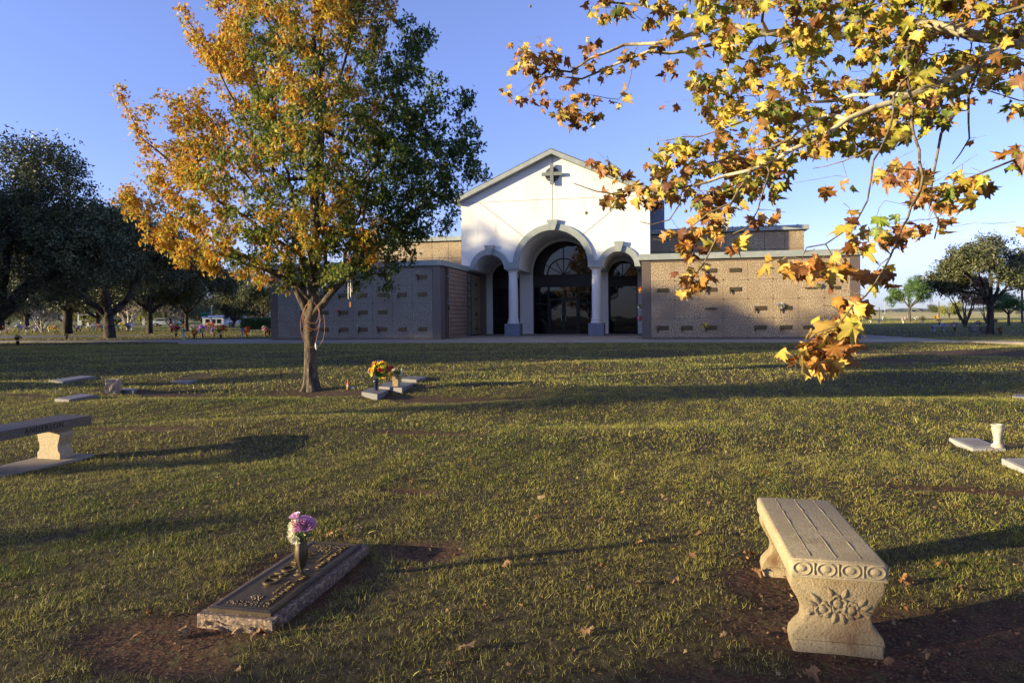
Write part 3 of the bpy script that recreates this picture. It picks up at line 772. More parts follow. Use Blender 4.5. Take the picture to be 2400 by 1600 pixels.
for k in range(len(mb.v)):
    x, y, z = mb.v[k]; a = math.atan2(y, x); q = 1 + .16*math.sin(5*a+1)*max(0, (.3-z)/.3) + .05*math.sin(11*a); mb.v[k] = (x*q, y*q, z)
mb.build('root_flare', M['bark'], oak, smooth=True)
NL = 44; N = len(tg)*NL
cp_ = np.repeat(tg - off, NL, 0); pp = np.repeat(cps, NL, 0)
pos = cp_ + rng.normal(0, .088, (N, 3)) * np.array([1, 1, .9])
gx = pp[:, 0]; gy = pp[:, 1]
nz_ = fbm(cp_[:, 0], cp_[:, 2], 2.2, 5)
green = sstep(800, 960, gx + 170*nz_ + .05*gy) * sstep(-160, 60, gy) 
green = np.maximum(green, sstep(400, 600, gy + 130*nz_) * sstep(480, 640, gx) * (.55 + .35*sstep(640, 820, gx)))
green = np.maximum(green, .75*sstep(.25, .6, fbm(cp_[:, 0]+3, cp_[:, 2]*.8+2, 1.5, 14)) * sstep(560, 640, gx) )
green = np.where(gx > 930, np.maximum(green, .9), green)
green = np.maximum(green, .10 + .32*sstep(500, 640, gx) + .22*sstep(150, 520, gy)*sstep(420, 600, gx)); isg = (np.repeat(rng.random(len(tg)), NL)*.8 + rng.random(N)*.2) < green
warm = np.where(rng.random((N, 1)) < .5, jit_col((.62,.32,.045), N), np.where(rng.random((N, 1)) < .65, jit_col((.66,.46,.07), N), jit_col((.44,.17,.03), N)))
yel = rng.random((N, 1)) < .26; warm = np.where(yel, jit_col((.50,.44,.07), N), warm)
gr = np.where((rng.random(N) < .35 + .5*sstep(780, 960, gx))[:, None], jit_col((.065,.115,.03), N, .25), jit_col((.24,.27,.05), N))
col = np.where(isg[:, None], gr, warm)
scatter('foliage', ROAK, rotmats(rng.uniform(0, 2*PI, N), rng.normal(-.5, .8, N), rng.normal(0, .7, N)), pos, rng.uniform(.056, .094, N), col, M['oleaf'], oak)

# ------------------------------------------------------------------ sycamore overhead
SY = gxy(8.6, 5.2)
syc = empty('sycamore', SY, 0, 'large sycamore with pale limbs and brown and yellow leaves hanging in from the right', 'tree')
so_ = np.array(SY)
def q3(p): 
    v_ = at(*p); return np.array(v_) - so_
Sy = Skel()
t0 = Sy.line([(0,0,-.1),(.02,0,1.2),(-.05,.05,2.6),(-.1,.1,4.2)], -1, .4, .0, .42, .26)
t1 = Sy.line([(-.05,.2,6.5),(.2,.3,9.0)], t0[-1], .5, .05, .25, .07)
def br(start, pts, r0, r1, step=.18, jit=.012):
    P_ = [q3(p) for p in pts]
    if start is None: i = None
    return Sy.line(P_, start, step, jit, r0, r1)
hub = Sy.line([(-1.6,.1,3.5), q3((2560,130,5.6))], t0[len(t0)*5//8], .3, .02, .13, .072)[-1]
A_ = br(hub, [(2400,98,5.6),(2280,84,5.7),(2180,58,5.8),(2085,43,5.9),(2000,37,6.0),(1940,50,6.0),(1870,70,6.1),(1800,78,6.2),(1760,69,6.25),(1702,57,6.3),(1632,41,6.4),(1584,30,6.5),(1500,12,6.6),(1420,5,6.7)], .056, .010)
D_ = br(hub, [(2420,88,5.5),(2366,104,5.3),(2302,137,5.2),(2213,191,5.0),(2136,224,4.9),(2047,252,4.9),(1983,281,4.9),(1945,309,4.9),(1900,332,5.0),(1856,351,5.0),(1808,379,5.1),(1760,399,5.1),(1702,411,5.2),(1657,427,5.2),(1600,440,5.3),(1543,449,5.3),(1479,446,5.4),(1396,448,5.4),(1345,430,5.4)], .037, .004)
def nearest(ids, px, py, Y_=None):
    t = None; best = 1e9
    for i in ids:
        P_ = Sy.P[i] + so_; d = P_[1]; x = (P_[0]*cr - (P_[2]-CAMH)*sr)/d*F + 1200; y = HY - ((P_[2]-CAMH)*cr + P_[0]*sr)/d*F
        e_ = (x-px)**2 + (y-py)**2
        if e_ < best: best = e_; t = i
    return t
E_ = br(nearest(D_,2150,215), [(2080,220,5.4),(2002,223,5.6),(1951,237,5.7),(1865,234,5.8),(1808,242,5.9),(1760,277,6.0),(1700,300,6.0),(1640,320,6.1),(1560,330,6.2)], .018, .005)
F_ = br(nearest(D_,1983,281), [(1938,271,5.2),(1887,296,5.3),(1856,322,5.3),(1808,346,5.4),(1760,352,5.5),(1683,379,5.6),(1628,389,5.6),(1560,380,5.7),(1520,350,5.7)], .015, .004)
B_ = br(nearest(A_,1900,60), [(1840,85,6.6),(1760,85,6.6),(1683,102,6.6),(1613,120,6.7),(1520,121,6.7),(1437,153,6.8),(1364,185,6.8),(1300,178,6.9),(1240,200,6.9)], .026, .006)
C_ = br(nearest(A_,1702,57), [(1632,76,6.5),(1574,96,6.5),(1536,102,6.5),(1463,105,6.6),(1383,137,6.6),(1338,169,6.7),(1297,163,6.7),(1240,128,6.8),(1215,110,6.8)], .022, .006)
G_ = br(nearest(A_,2140,50), [(2132,110,4.9),(2126,182,4.4),(2095,223,4.2),(2092,274,4.1),(2063,351,3.9),(2047,376,3.85),(2041,424,3.8),(2033,470,3.75),(2009,515,3.7),(1975,545,3.65),(1935,572,3.6),(1890,580,3.6)], .014, .0035, .12, .006)
H_ = br(nearest(G_,2126,182), [(2133,223,4.3),(2136,287,4.2),(2155,354,4.1),(2163,414,4.0),(2152,460,3.9),(2112,537,3.75),(2097,576,3.7),(2074,625,3.6),(2050,665,3.55),(2028,694,3.5),(2000,712,3.45),(1982,740,3.42),(1960,765,3.4),(1915,780,3.4)], .011, .003, .12, .005)
I_ = br(nearest(D_,2225,190), [(2240,261,5.2),(2206,312,5.1),(2194,376,5.0),(2184,430,4.9),(2181,478,4.9),(2200,520,4.9),(2190,560,4.9)], .014, .005)
J_ = br(nearest(D_,2296,140), [(2292,165,5.2),(2270,223,5.2),(2270,287,5.2),(2272,325,5.2),(2251,360,5.2),(2232,385,5.2)], .012, .004)
K0 = br(hub, [(2520,300,4.4),(2460,345,4.2),(2382,373,4.1),(2302,405,4.0),(2238,430,4.0)], .02, .005)
L0 = br(nearest(D_,1745,402), [(1745,426,5.0),(1714,476,4.9),(1699,518,4.8),(1684,549,4.8),(1661,595,4.75),(1630,641,4.7),(1615,672,4.7)], .012, .004, .12)
L2 = br(nearest(D_,1800,382), [(1795,430,4.9),(1783,465,4.9),(1764,515,4.8),(1714,549,4.8)], .008, .004, .12)
N0 = br(nearest(D_,1600,440), [(1592,480,5.2),(1569,515,5.2),(1529,526,5.2),(1500,520,5.2)], .007, .003, .12)
O0 = br(nearest(L0,1714,476), [(1660,500,4.9),(1600,545,5.0),(1560,565,5.0),(1530,560,5.0)], .008, .003, .12)
P0 = br(nearest(G_,2060,355), [(2000,368,4.3),(1950,385,4.5),(1905,395,4.7)], .006, .003, .12)
A2 = br(hub, [(2480,60,4.9),(2400,15,4.8),(2320,40,4.9),(2240,60,5.0)], .03, .008)
A3 = br(nearest(A_,2010,40), [(1990,-20,5.6),(1900,-60,5.6)], .02, .008)
A4 = br(nearest(A_,1800,78), [(1790,20,5.9),(1740,-30,6.0)], .016, .006)
skel_n = len(Sy.P)
# regions of foliage: polygon, leaves, depth range, size range, palette
BR = [((.42,.23,.06),3),((.30,.13,.05),2.4),((.54,.37,.09),2.6),((.17,.075,.045),1.3),((.46,.38,.10),1.6)]
YG = [((.48,.40,.065),3.2),((.33,.32,.06),3),((.56,.38,.07),2.4),((.36,.19,.06),2),((.18,.22,.05),1.2),((.18,.09,.045),1.2)]
OR = [((.50,.235,.05),3),((.56,.37,.08),2.6),((.34,.15,.045),2.2),((.19,.08,.04),1.2),((.48,.40,.07),1.6)]
GN = [((.28,.36,.05),2),((.45,.45,.08),2),((.16,.22,.05),1)]
REG = [([(1185,165),(1215,92),(1270,78),(1330,105),(1380,85),(1440,118),(1560,128),(1580,165),(1530,178),(1480,165),(1470,205),(1465,250),(1420,292),(1370,300),(1340,272),(1298,282),(1292,245),(1245,230),(1190,250)],210,(6.5,7.0),BR,'C'),
 ([(1320,0),(1352,45),(1370,60),(1440,100),(1560,95),(1640,40),(1640,-40),(1320,-40)],105,(6.2,6.8),BR+YG,'A'),
 ([(1590,-60),(2440,-60),(2440,60),(2380,100),(2360,180),(2300,235),(2200,258),(2170,290),(2100,300),(2060,340),(1990,350),(1900,340),(1850,395),(1800,430),(1750,430),(1640,330),(1680,250),(1600,200),(1620,160),(1690,150),(1620,100)],2000,(4.9,6.7),YG,''),
 ([(1510,335),(1600,305),(1680,330),(1750,340),(1850,395),(1830,455),(1760,445),(1700,480),(1640,455),(1560,445),(1520,400)],250,(5.0,5.9),BR+YG,''),
 ([(1340,400),(1385,352),(1430,348),(1462,398),(1560,412),(1602,432),(1562,478),(1478,482),(1438,462),(1362,452)],72,(5.3,5.6),BR,''),
 ([(1640,455),(1720,470),(1830,440),(1850,500),(1790,560),(1720,560),(1640,540),(1600,520)],34,(4.8,5.2),BR+OR,''),
 ([(1522,545),(1570,505),(1600,520),(1650,540),(1620,590),(1560,600)],26,(4.9,5.2),OR,''),
 ([(1652,500),(1740,520),(1720,580),(1690,640),(1655,625),(1660,560)],18,(4.75,4.9),OR,''),
 ([(1590,600),(1640,590),(1700,660),(1690,690),(1620,690),(1590,670)],20,(4.7,4.8),OR,''),
 ([(2065,380),(2190,330),(2235,290),(2240,400),(2200,430),(2190,500),(2170,560),(2120,600),(2090,560),(2060,520),(2110,480),(2090,420)],78,(4.1,5.1),BR,''),
 ([(2190,380),(2240,380),(2330,360),(2330,440),(2290,480),(2220,450)],17,(3.9,4.1),GN+YG,''),
 ([(2355,290),(2440,290),(2440,440),(2370,410)],14,(4.0,4.3),GN+OR,''),
 ([(2340,120),(2440,90),(2440,250),(2360,250)],26,(4.6,5.4),GN+YG,''),
 ([(2130,60),(2200,60),(2250,180),(2220,290),(2130,300),(2080,200)],44,(3.9,4.8),YG+GN,''),
 ([(1790,545),(1850,520),(1990,560),(1985,600),(1960,640),(1890,650),(1830,630),(1800,580)],28,(3.55,3.7),OR,''),
 ([(1960,470),(2040,440),(2030,560),(1985,590),(1950,560)],7,(3.65,3.8),OR,''),
 ([(2020,520),(2110,500),(2120,600),(2080,650),(2020,640)],22,(3.6,3.9),OR,''),
 ([(1975,670),(2040,655),(2045,700),(1990,720),(1960,700)],9,(3.45,3.55),OR,''),
 ([(1925,710),(2000,710),(1990,760),(1930,765)],14,(3.4,3.5),OR,''),
 ([(1865,795),(1930,755),(1995,752),(2005,800),(1940,815),(1875,822)],36,(3.4,3.6),OR,''),
 ([(2130,540),(2180,530),(2220,500),(2230,440),(2180,450)],8,(4.2,4.9),BR,'')]
anch = []
LP = []; LC = []; LT = []
def pick(pal, N):
    wts = np.array([p[1] for p in pal]); wts = wts/wts.sum(); i = rng.choice(len(pal), N, p=wts); return np.array([pal[k][0] for k in i]) * rng.uniform(.8, 1.2, (N, 1)) * rng.uniform(.94, 1.06, (N, 3))
allT = []; allC = []
for (poly, n_, (d0, d1), pal, _) in REG:
    P_ = np.array(poly, float); lo, hi = P_.min(0), P_.max(0); tw = max(3, n_//4); got = []
    while len(got) < tw:
        x = rng.uniform(lo[0], hi[0]); y = rng.uniform(lo[1], hi[1])
        if inpoly(poly, x, y): got.append((x, y, rng.uniform(d0, d1)))
    ks = [q3(g_) for g_ in got]
    allT += ks; per = np.full(len(ks), n_//len(ks)); per[:n_ - per.sum()] += 1
    for k_, t in zip(per, ks):
        allC.append((k_, t, pal))
for iso in [(1862,428,4.6,OR),(1925,418,4.5,GN),(1985,415,4.4,BR),(2310,318,5.0,OR),(2290,362,4.6,BR),(2190,520,4.8,BR),(2215,505,4.9,BR),(2380,520,4.4,BR),(1640,500,5.0,OR),(1540,620,4.9,OR),(2060,488,3.9,GN),(2075,470,3.9,GN),(2055,505,3.9,GN),(2022,735,3.45,OR),(1545,240,6.3,BR),(1472,205,6.6,BR),(1610,235,6.0,BR)]:
    allT.append(q3(iso[:3])); allC.append((1, allT[-1], iso[3]))
od = np.argsort([np.linalg.norm(t - q3((2560,130,5.6))) for t in allT])
tips = Sy.attach([allT[i] for i in od], .10, kL=.03, jit=.006, allowed_from=len(t0)+len(t1)+6, up=.0)
tipmap = {int(i): t for i, t in zip(od, tips)}
pos = []; col = []; ydir = []; nrm = []; scl = []; pet_a = []; pet_b = []
for i, (k_, t, pal) in enumerate(allC):
    c_ = pick(pal, k_)
    for j in range(k_):
        # each leaf hangs a petiole's length off the twig
        node = tipmap[i]
        for _ in range(int(rng.integers(0, 3))):
            if Sy.par[node] >= skel_n: node = Sy.par[node]
        a = Sy.P[node]; o2 = rng.normal(0, 1, 3); o2[2] = -abs(o2[2])*.7 - .15; o2 /= np.linalg.norm(o2)
        b_ = a + o2 * rng.uniform(.03, .075)
        s_ = rng.uniform(.048, .088) * (1.08 if (a[1]+so_[1]) < 4.3 else 1.0)
        yd = o2 * .7 + np.array([rng.normal(0,.45), rng.normal(0,.45), -.75 + rng.normal(0,.35)]); yd /= np.linalg.norm(yd)
        nn_ = np.array([-.55, -.65, .35]) + rng.normal(0, .75, 3)
        pos.append(b_ + yd*s_*.5); ydir.append(yd); nrm.append(nn_); scl.append(s_); col.append(c_[j]); pet_a.append(a); pet_b.append(b_)
pos = np.array(pos); R_ = frame_mats(np.array(ydir), np.array(nrm))
Sy.mesh('trunk', M['sycbark'], syc, tip=.0016, e=2.3, mx=.42, seg=10, sel=lambda r: r >= .011)
Sy.mesh('twigs', M['twig'], syc, tip=.0016, e=2.3, mx=.42, seg=5, sel=lambda r: r < .011)
veins = []
for tv, tf in SYC:
    vc = np.random.default_rng(len(veins)).uniform(.72, 1.1, (len(tv), 1))*np.ones((1, 3)); vc[0] = 1.3; veins.append(vc)
sc3_ = np.array(scl)[:, None] * np.column_stack([rng.uniform(.6, 1.05, len(scl)), rng.uniform(.85, 1.1, len(scl)), rng.uniform(.5, 1.1, len(scl))])
scatter('foliage', SYC, R_, pos, sc3_, np.array(col), M['leaf'], syc, vcol=veins)
# unseen crown above the camera, added to dim sky light on the near lawn
u_ = Skel(); r0_ = u_.line([tuple(Sy.P[t0[-1]]), (-.05,.2,6.5), (.2,.3,9.0)], -1, .5, .0, .25, .08)
Nc = 4200; cpt = np.column_stack([rng.uniform(-11.5, 6, Nc), rng.uniform(-11.5, 6.5, Nc), rng.uniform(5.4, 9.8, Nc)])
cpt_w = cpt + so_; ell = ((cpt[:, 0]+3.0)/8.6)**2 + ((cpt[:, 1]+3.4)/8.0)**2 + ((cpt[:, 2]-6.4)/3.4)**2; cpt = cpt[(ell < 1) & (cpt_w[:, 2] > 2.1 + .5*np.maximum(cpt_w[:, 1], 0) + .9)]
cpt2 = rng.normal(0, 1, (160, 3))*np.array([1.5, 1.9, 1.2]) + np.array([.6, 1.2, 8.0]); cpt = np.concatenate([cpt, cpt2])
u_.attach(list(cpt[::20]), .5, kL=.1, jit=.03)
u_.mesh('unseen_shade_limbs', M['sycbark'], syc, tip=.012, e=2.3, mx=.2, seg=6)
Nf = len(cpt)*4; scatter('unseen_shade_foliage', LIVE, rotmats(rng.uniform(0,6.28,Nf), rng.normal(-.6,.7,Nf), rng.normal(0,.6,Nf)), np.repeat(cpt,4,0)+rng.normal(0,.3,(Nf,3)), rng.uniform(1.3,2.0,Nf), pick(YG+BR, Nf), M['leaf'], syc)
# seed balls
sbm = mat('seed_ball', (.22,.20,.07), .9, bump=(200,.8,.004))
for (px, py, Y_) in [(1374,499,5.3),(1443,485,5.3),(1520,350,5.6),(1532,370,5.6),(1551,384,5.6),(1541,337,5.6),(1637,268,6.0),(1643,286,6.0),(1628,258,6.0),(1243,15,6.6),(1893,84,5.6),(2005,362,4.7),(1607,495,5.1)]:
    q = q3((px, py, Y_)); mb = MB(); mb.ball(q, .014, 8, 6); mb.tube([q, q + np.array([rng.normal(0,.01), 0, .05]), q + np.array([rng.normal(0,.015), 0, .10])], .0012, 4)
    mb.build('seed_ball', sbm, syc, smooth=True)

# ------------------------------------------------------------------ other trees
OAKP = [(.068,.082,.034),(.10,.112,.045),(.045,.056,.025),(.145,.145,.06)]
def crown_tree(name, loc, H, R_, cb, tr_, nclump, nleaf, pal, label, cat='tree', group=None, seed=1, lean=(0,0), forks=4, bark=None, temps=None, lsz=1.0, thresh=-.05, lumps=9, flat=.75, leafm=None, rz=0.0, multi=0, skeltip=.012):
    """H total height, R crown radius, cb height of the crown's lower edge"""
    global rng
    keep = rng; rng = np.random.default_rng(seed)
    root = empty(name, loc, rz, label, cat, group)
    hh = (H-cb); cc = np.array([lean[0], lean[1], cb + hh*.48])
    L_ = [(cc, np.array([R_*.72, R_*.72, hh*.44]))]
    for k in range(lumps):
        a = 2*PI*k/lumps + rng.uniform(-.3,.3); e_ = rng.uniform(-.55, .8); rr = R_*rng.uniform(.55,.72)*math.cos(e_*.9)
        L_.append((cc + np.array([rr*math.cos(a), rr*math.sin(a), e_*hh*.42]), np.array([R_*.36, R_*.36, hh*.22*rng.uniform(.8,1.3)])))
    out = []
    while len(out) < nclump:
        c_, r_ = L_[rng.integers(0, len(L_))]
        q = rng.normal(0, 1, (400, 3)); q /= np.linalg.norm(q, axis=1, keepdims=True); q = q * (rng.random((400, 1))**.45); q = c_ + q*r_
        nn_ = fbm(q[:, 0]*.9 + q[:, 2]*.5, q[:, 1]*.9 - q[:, 2]*.8, 2.6/max(1., R_/3), seed % 20)
        ok_ = q[nn_ > thresh]; out += list(ok_[:12])
    tg_ = np.array(out[:nclump])
    sk = Skel()
    if multi:
        b0 = sk.node((0,0,-.1), -1, tr_)
        tops = []
        for k in range(multi):
            a = 2*PI*k/multi + rng.uniform(-.4,.4); e_ = R_*.45
            tops += sk.line([(.12*math.cos(a), .12*math.sin(a), .3), (e_*.5*math.cos(a), e_*.5*math.sin(a), cb*.8), (e_*math.cos(a), e_*math.sin(a), cb + hh*.3)], b0, .3, .03, tr_*.6, tr_*.2)
        frm = 1
    else:
        T_ = sk.line([(0,0,-.15), (lean[0]*.15, lean[1]*.15, cb*.5), (lean[0]*.4, lean[1]*.4, cb*.95)], -1, .4, .02, tr_, tr_*.8)
        for k in range(forks):
            a = 2*PI*k/forks + rng.uniform(-.4,.4); e_ = R_*rng.uniform(.4,.6)
            sk.line([(lean[0]*.6+e_*.5*math.cos(a), lean[1]*.6+e_*.5*math.sin(a), cb + hh*.18), (lean[0]+e_*math.cos(a), lean[1]+e_*math.sin(a), cb + hh*rng.uniform(.35,.6))], T_[-1], .4, .05, tr_*.55, tr_*.18)
        sk.line([(lean[0]*.8, lean[1]*.8, cb+hh*.4), (lean[0], lean[1], cb+hh*.8)], T_[-1], .4, .05, tr_*.6, tr_*.12)
        frm = len(T_)
    sub = tg_[::max(1, nclump//260)]
    sub = sub[np.argsort(np.linalg.norm(sub - np.array([0,0,cb]), axis=1))]
    sk.attach(sub, max(.35, R_/9), kL=.15, jit=.03, allowed_from=frm)
    sk.mesh('trunk', bark or M['darkbark'], root, tip=skeltip, e=2.2, mx=tr_, seg=7)
    N_ = nclump*nleaf; ps = np.repeat(tg_, nleaf, 0) + rng.normal(0, .16*lsz*max(1, R_/4), (N_, 3))
    i_ = rng.integers(0, len(pal), N_); c_ = np.array(pal)[i_]*rng.uniform(.75, 1.3, (N_, 1))
    scatter('crown', temps or LIVE, rotmats(rng.uniform(0,6.28,N_), rng.uniform(-.9,.9,N_), rng.uniform(-.9,.9,N_)), ps, rng.uniform(.75,1.3,N_)*lsz, c_, leafm or M['oakleaf'], root)
    rng = keep
    return root
def gpos(px, Y_): 
    d = ray(px, 760); return gxy(d.x*Y_, Y_)
def recopy(src, loc, rz, s_, label, group=None):
    c_ = copy_tree(src); c_.location = loc; c_.rotation_euler = (0,0,rz); c_.scale = s_ if hasattr(s_, '__len__') else (s_, s_, s_); c_['label'] = label
    if group: c_['group'] = group
    return c_
GT = 'live oaks beyond the lawn on the left'
o1 = crown_tree('live_oak', gpos(-40, 34), 9.8, 6.3, 1.5, .48, 900, 16, OAKP, 'biggest dark live oak with a thick leaning trunk at the far left edge', group=GT, seed=3, lean=(1.5,.2), thresh=-.12)
o2 = crown_tree('live_oak', gpos(158, 62), 11.2, 8.2, 2.1, .46, 760, 14, OAKP, 'dark live oak with the thickest upright trunk beside the traffic signal pole', group=GT, seed=5, thresh=-.12, lsz=1.25)
o3 = crown_tree('live_oak', gpos(351, 60), 8.6, 6.6, 2.0, .28, 600, 14, OAKP, 'live oak with a sunlit straight trunk left of the pale bare shrub', group=GT, seed=8, thresh=-.10, lsz=1.15, flat=.6)
o4 = recopy(o1, gpos(258, 46), 2.2, .98, 'dark live oak filling the middle of the left tree group', GT); o4.scale = (.85,.85,.98)
o5 = recopy(o3, gpos(437, 68), 1.3, (.75,.75,.96), 'slim dark live oak with its trunk right of the pale bare shrub', GT)
o6 = recopy(o3, gpos(616, 92), 4.0, (.98,.98,.88), 'spreading live oak behind the clipped hedge near the building', GT)
o7 = recopy(o2, gpos(-150, 70), .6, (.95,.95,.9), 'dark live oak at the left picture edge behind the leaning one', GT)
o8 = recopy(o2, gpos(62, 95), 3.6, (.8,.8,.8), 'live oak standing far back in the shade between the two thick trunks', GT)
o9 = recopy(o1, gpos(545, 100), 1.0, (.5,.5,.52), 'round olive green bush tree left of the clipped hedge', GT)
for (px_, Y_, s_, lb_) in [(5,88,.72,'live oak in deep shade behind the leaning trunk'),(228,104,.85,'live oak far back between the thick trunk and the sunlit trunk'),(300,112,.8,'live oak far back just left of the sunlit trunk'),(400,116,.6,'small dark live oak behind the pale bare shrub')]: recopy(o2, gpos(px_, Y_), px_*.02, (s_, s_, s_*.85), lb_, GT)
# right-hand trees
OAKR = [(.075,.085,.035),(.11,.12,.05),(.05,.06,.03),(.16,.16,.07)]
r1 = crown_tree('live_oak', gpos(2322, 39), 6.0, 3.0, 1.7, .20, 400, 12, OAKR, 'dark open-crowned live oak with a straight black trunk on the right', seed=21, thresh=-.02, lsz=.85, group='trees on the right')
r2 = crown_tree('elm_tree', gpos(2132, 98), 6.2, 3.4, 2.1, .20, 260, 12, [(.09,.17,.04),(.13,.22,.05),(.06,.11,.03)], 'small round green tree standing alone beside the granite wall end', group='trees on the right', seed=22, thresh=-.05, lsz=1.0, bark=M['bark'])
r3 = crown_tree('crepe_myrtle', gpos(2262, 57), 4.7, 2.5, 1.7, .14, 190, 12, [(.30,.11,.06),(.36,.17,.07),(.20,.09,.05),(.18,.16,.06)], 'reddish crepe myrtle with many bare grey stems behind the live oak', group='trees on the right', seed=23, thresh=-.05, lsz=.75, bark=M['bark'], multi=6, leafm=M['leaf'])
r4 = recopy(r3, gpos(2312, 76), 1.0, (.8,.8,.72), 'smaller reddish brown tree between the red crepe myrtle and the black trunk', 'trees on the right')
r5 = recopy(r2, gpos(2364, 62), 2.0, (.62,.62,.52), 'small bright green tree right of the black live oak trunk', 'trees on the right')
r6 = recopy(r1, gpos(2455, 52), 1.6, (1.0,1.0,1.02), 'live oak cut by the right picture edge', 'trees on the right')
r7 = crown_tree('young_tree', gpos(2225, 120), 3.4, 2.4, .8, .12, 90, 10, [(.30,.28,.06),(.2,.22,.05)], 'low yellow green shrub beneath the reddish crepe myrtle', 'shrub', 'trees on the right', seed=25, lsz=1.1, bark=M['bark'])
# bare pale shrub
bs = crown_tree('bare_crepe_myrtle', gpos(402, 72), 3.3, 2.1, 1.0, .16, 120, 2, [(.24,.16,.11),(.3,.22,.15)], 'bare pale-stemmed crepe myrtle between two live oak trunks', 'shrub', 'crepe myrtles on the left', seed=31, lsz=.5, bark=M['sycbark'], multi=8, skeltip=.02)
recopy(bs, gpos(300, 84), 2.0, (1.1,1.1,1.25), 'bare crepe myrtle with thin grey twigs right of the traffic signal arm', 'crepe myrtles on the left')
recopy(bs, gpos(98, 70), 1.0, (1,1,1.0), 'bare crepe myrtle in the shade left of the thickest trunk', 'crepe myrtles on the left')
# far line of trees
FT = 'far trees beyond the road'
ft = crown_tree('far_tree', gpos(210, 170), 7.5, 7.0, .2, .3, 240, 9, [(.06,.075,.03),(.09,.10,.04),(.13,.12,.04)], 'dark green tree beyond the road under the traffic signal arm', group=FT, seed=41, lsz=2.0)
fy = crown_tree('far_tree', gpos(345, 150), 5.0, 5.0, .1, .25, 160, 9, [(.40,.36,.06),(.30,.30,.06),(.18,.2,.05)], 'yellow tree beyond the road behind the sunlit trunk', group=FT, seed=42, lsz=1.7)
for (px, Y_, s_, lb, src) in [(-60,160,1.2,'far tree at the left picture edge',0),(20,190,1.1,'far tree just right of the leaning trunk',0),(95,180,1.2,'far dark tree behind the bare shrub in the shade',0),(150,210,1.5,'far tree right behind the thickest trunk',0),(272,190,1.15,'far tree left of the sunlit trunk',0),(330,200,.8,'far tree just behind the sunlit trunk',0),(430,175,1.0,'far tree right of the bare pale shrub',0),(472,240,1.3,'far tree behind the green street sign',0),(540,230,1.5,'far tree behind the round olive bush',0),(595,200,1.3,'far tree above the clipped hedge',0),(640,210,1.2,'far tree touching the granite wall end',0),(196,150,.9,'yellow tree behind the traffic signal pole',1),(372,170,.8,'yellow bush left of the white car',1),(-20,140,.8,'low yellow tree at the left edge',1),(2330,260,.5,'far round tree on the golden field edge',0),(2195,300,.6,'far round bush on the horizon left of the crepe myrtle',0)]:
    recopy(ft if src == 0 else fy, gpos(px, Y_), px*.01, s_, lb, FT)
# off-frame oaks to the left: they stand in the same grove and shade the lawn
OG = 'grove left of the picture, out of view'
for k, (x, y, s_, a) in enumerate([(-30,16.8,1.0,.4),(-40,17,1.0,1.9),(-27,21,.72,3.0),(-46,12.5,.9,.9),(-17.5,-7.0,.58,2.4),(-24,-6.4,.62,1.2),(-46,13.5,1.10,.2),(-46,26.5,1.3,2.2),(-44,17.5,1.08,.7),(-30,-13.5,.9,3.3),(-32,-2.2,(.38,.38,.84),0),(-29,-3.9,(.2,.2,.8),1),(-44,7.6,(.2,.2,1.4),2),(-46,28,(.52,.52,1.56),3),(-44,4.6,(.3,.3,1.3),1)]):
    recopy(r1 if k in (5,10,11,12,14) else o1, gxy(x, y), a, s_, 'live oak of the grove outside the left edge, shading the lawn', OG)

crown_tree('tall_elm', gxy(-41,-1.6), 9.7, 2.3, 6.5, .22, 260, 12, OAKP, 'live oak of the grove outside the left edge, shading the lawn', group=OG, seed=55, thresh=-.05)
# horizon woods and golden field
mb = MB()
fx0, fx1 = -200, 1400
mb.add([(60,150,.25),(1400,150,.25),(1400,156,1.0),(60,156,1.0),(1600,560,2.2),(-200,560,2.2)], [(0,1,2,3),(3,2,4,5)])
fm = mat('golden_field', (.50,.40,.15), .95, noise=[(.05,(.42,.36,.13),.4,.6),(1.2,(.60,.50,.22),.5,.7)], bump=(3,1,.3), stretch=(1,.3,1))
tag(mb.build('field', fm, fix=False), kind='structure')
V_ = []; F_2 = []
r2_ = np.random.default_rng(5)
xsr = np.arange(-1400, 1700, 6.0); h_ = 5.0 + 2.0*np.sin(xsr*.013) + 1.5*np.sin(xsr*.05+1) + r2_.uniform(-.8, .8, len(xsr))
mb = MB(); nrow = 5
for i, x in enumerate(xsr):
    for k in range(nrow):
        a = k/(nrow-1)*PI*.5
        V_.append((x + r2_.normal(0,1.5), 900 - 25*math.cos(a) + r2_.normal(0,2), .2 + h_[i]*math.sin(a)))
for i in range(len(xsr)-1):
    for k in range(nrow-1): a = i*nrow+k; F_2.append((a, a+nrow, a+nrow+1, a+1))
mb.add(V_, F_2); tag(mb.build('distant_woods', mat('distant_woods', (.10,.12,.10), 1, noise=[(.05,(.14,.14,.11),.4,.6)], bump=(.4,1,2)), fix=False), kind='stuff')

# ------------------------------------------------------------------ lettering
def text_mesh(name, s_, size, m, parent, loc, rot, ext=.002, offset=0.0, shear=0.0):
    cu = bpy.data.curves.new('lettering', 'FONT'); cu.body = s_; cu.size = size; cu.extrude = ext; cu.align_x = 'CENTER'; cu.align_y = 'CENTER'
    cu.resolution_u = 3; cu.offset = offset; cu.space_character = 1.15; cu.shear = shear
    t = bpy.data.objects.new('lettering', cu); sc.collection.objects.link(t)
    me = bpy.data.meshes.new_from_object(t); bpy.data.objects.remove(t); bpy.data.curves.remove(cu)
    me.materials.clear(); me.materials.append(m)
    o = bpy.data.objects.new(name, me); o.location = loc; o.rotation_euler = rot; return link(o, parent)

GA = -math.atan2(.213, .977)      # the plots follow the building's grid
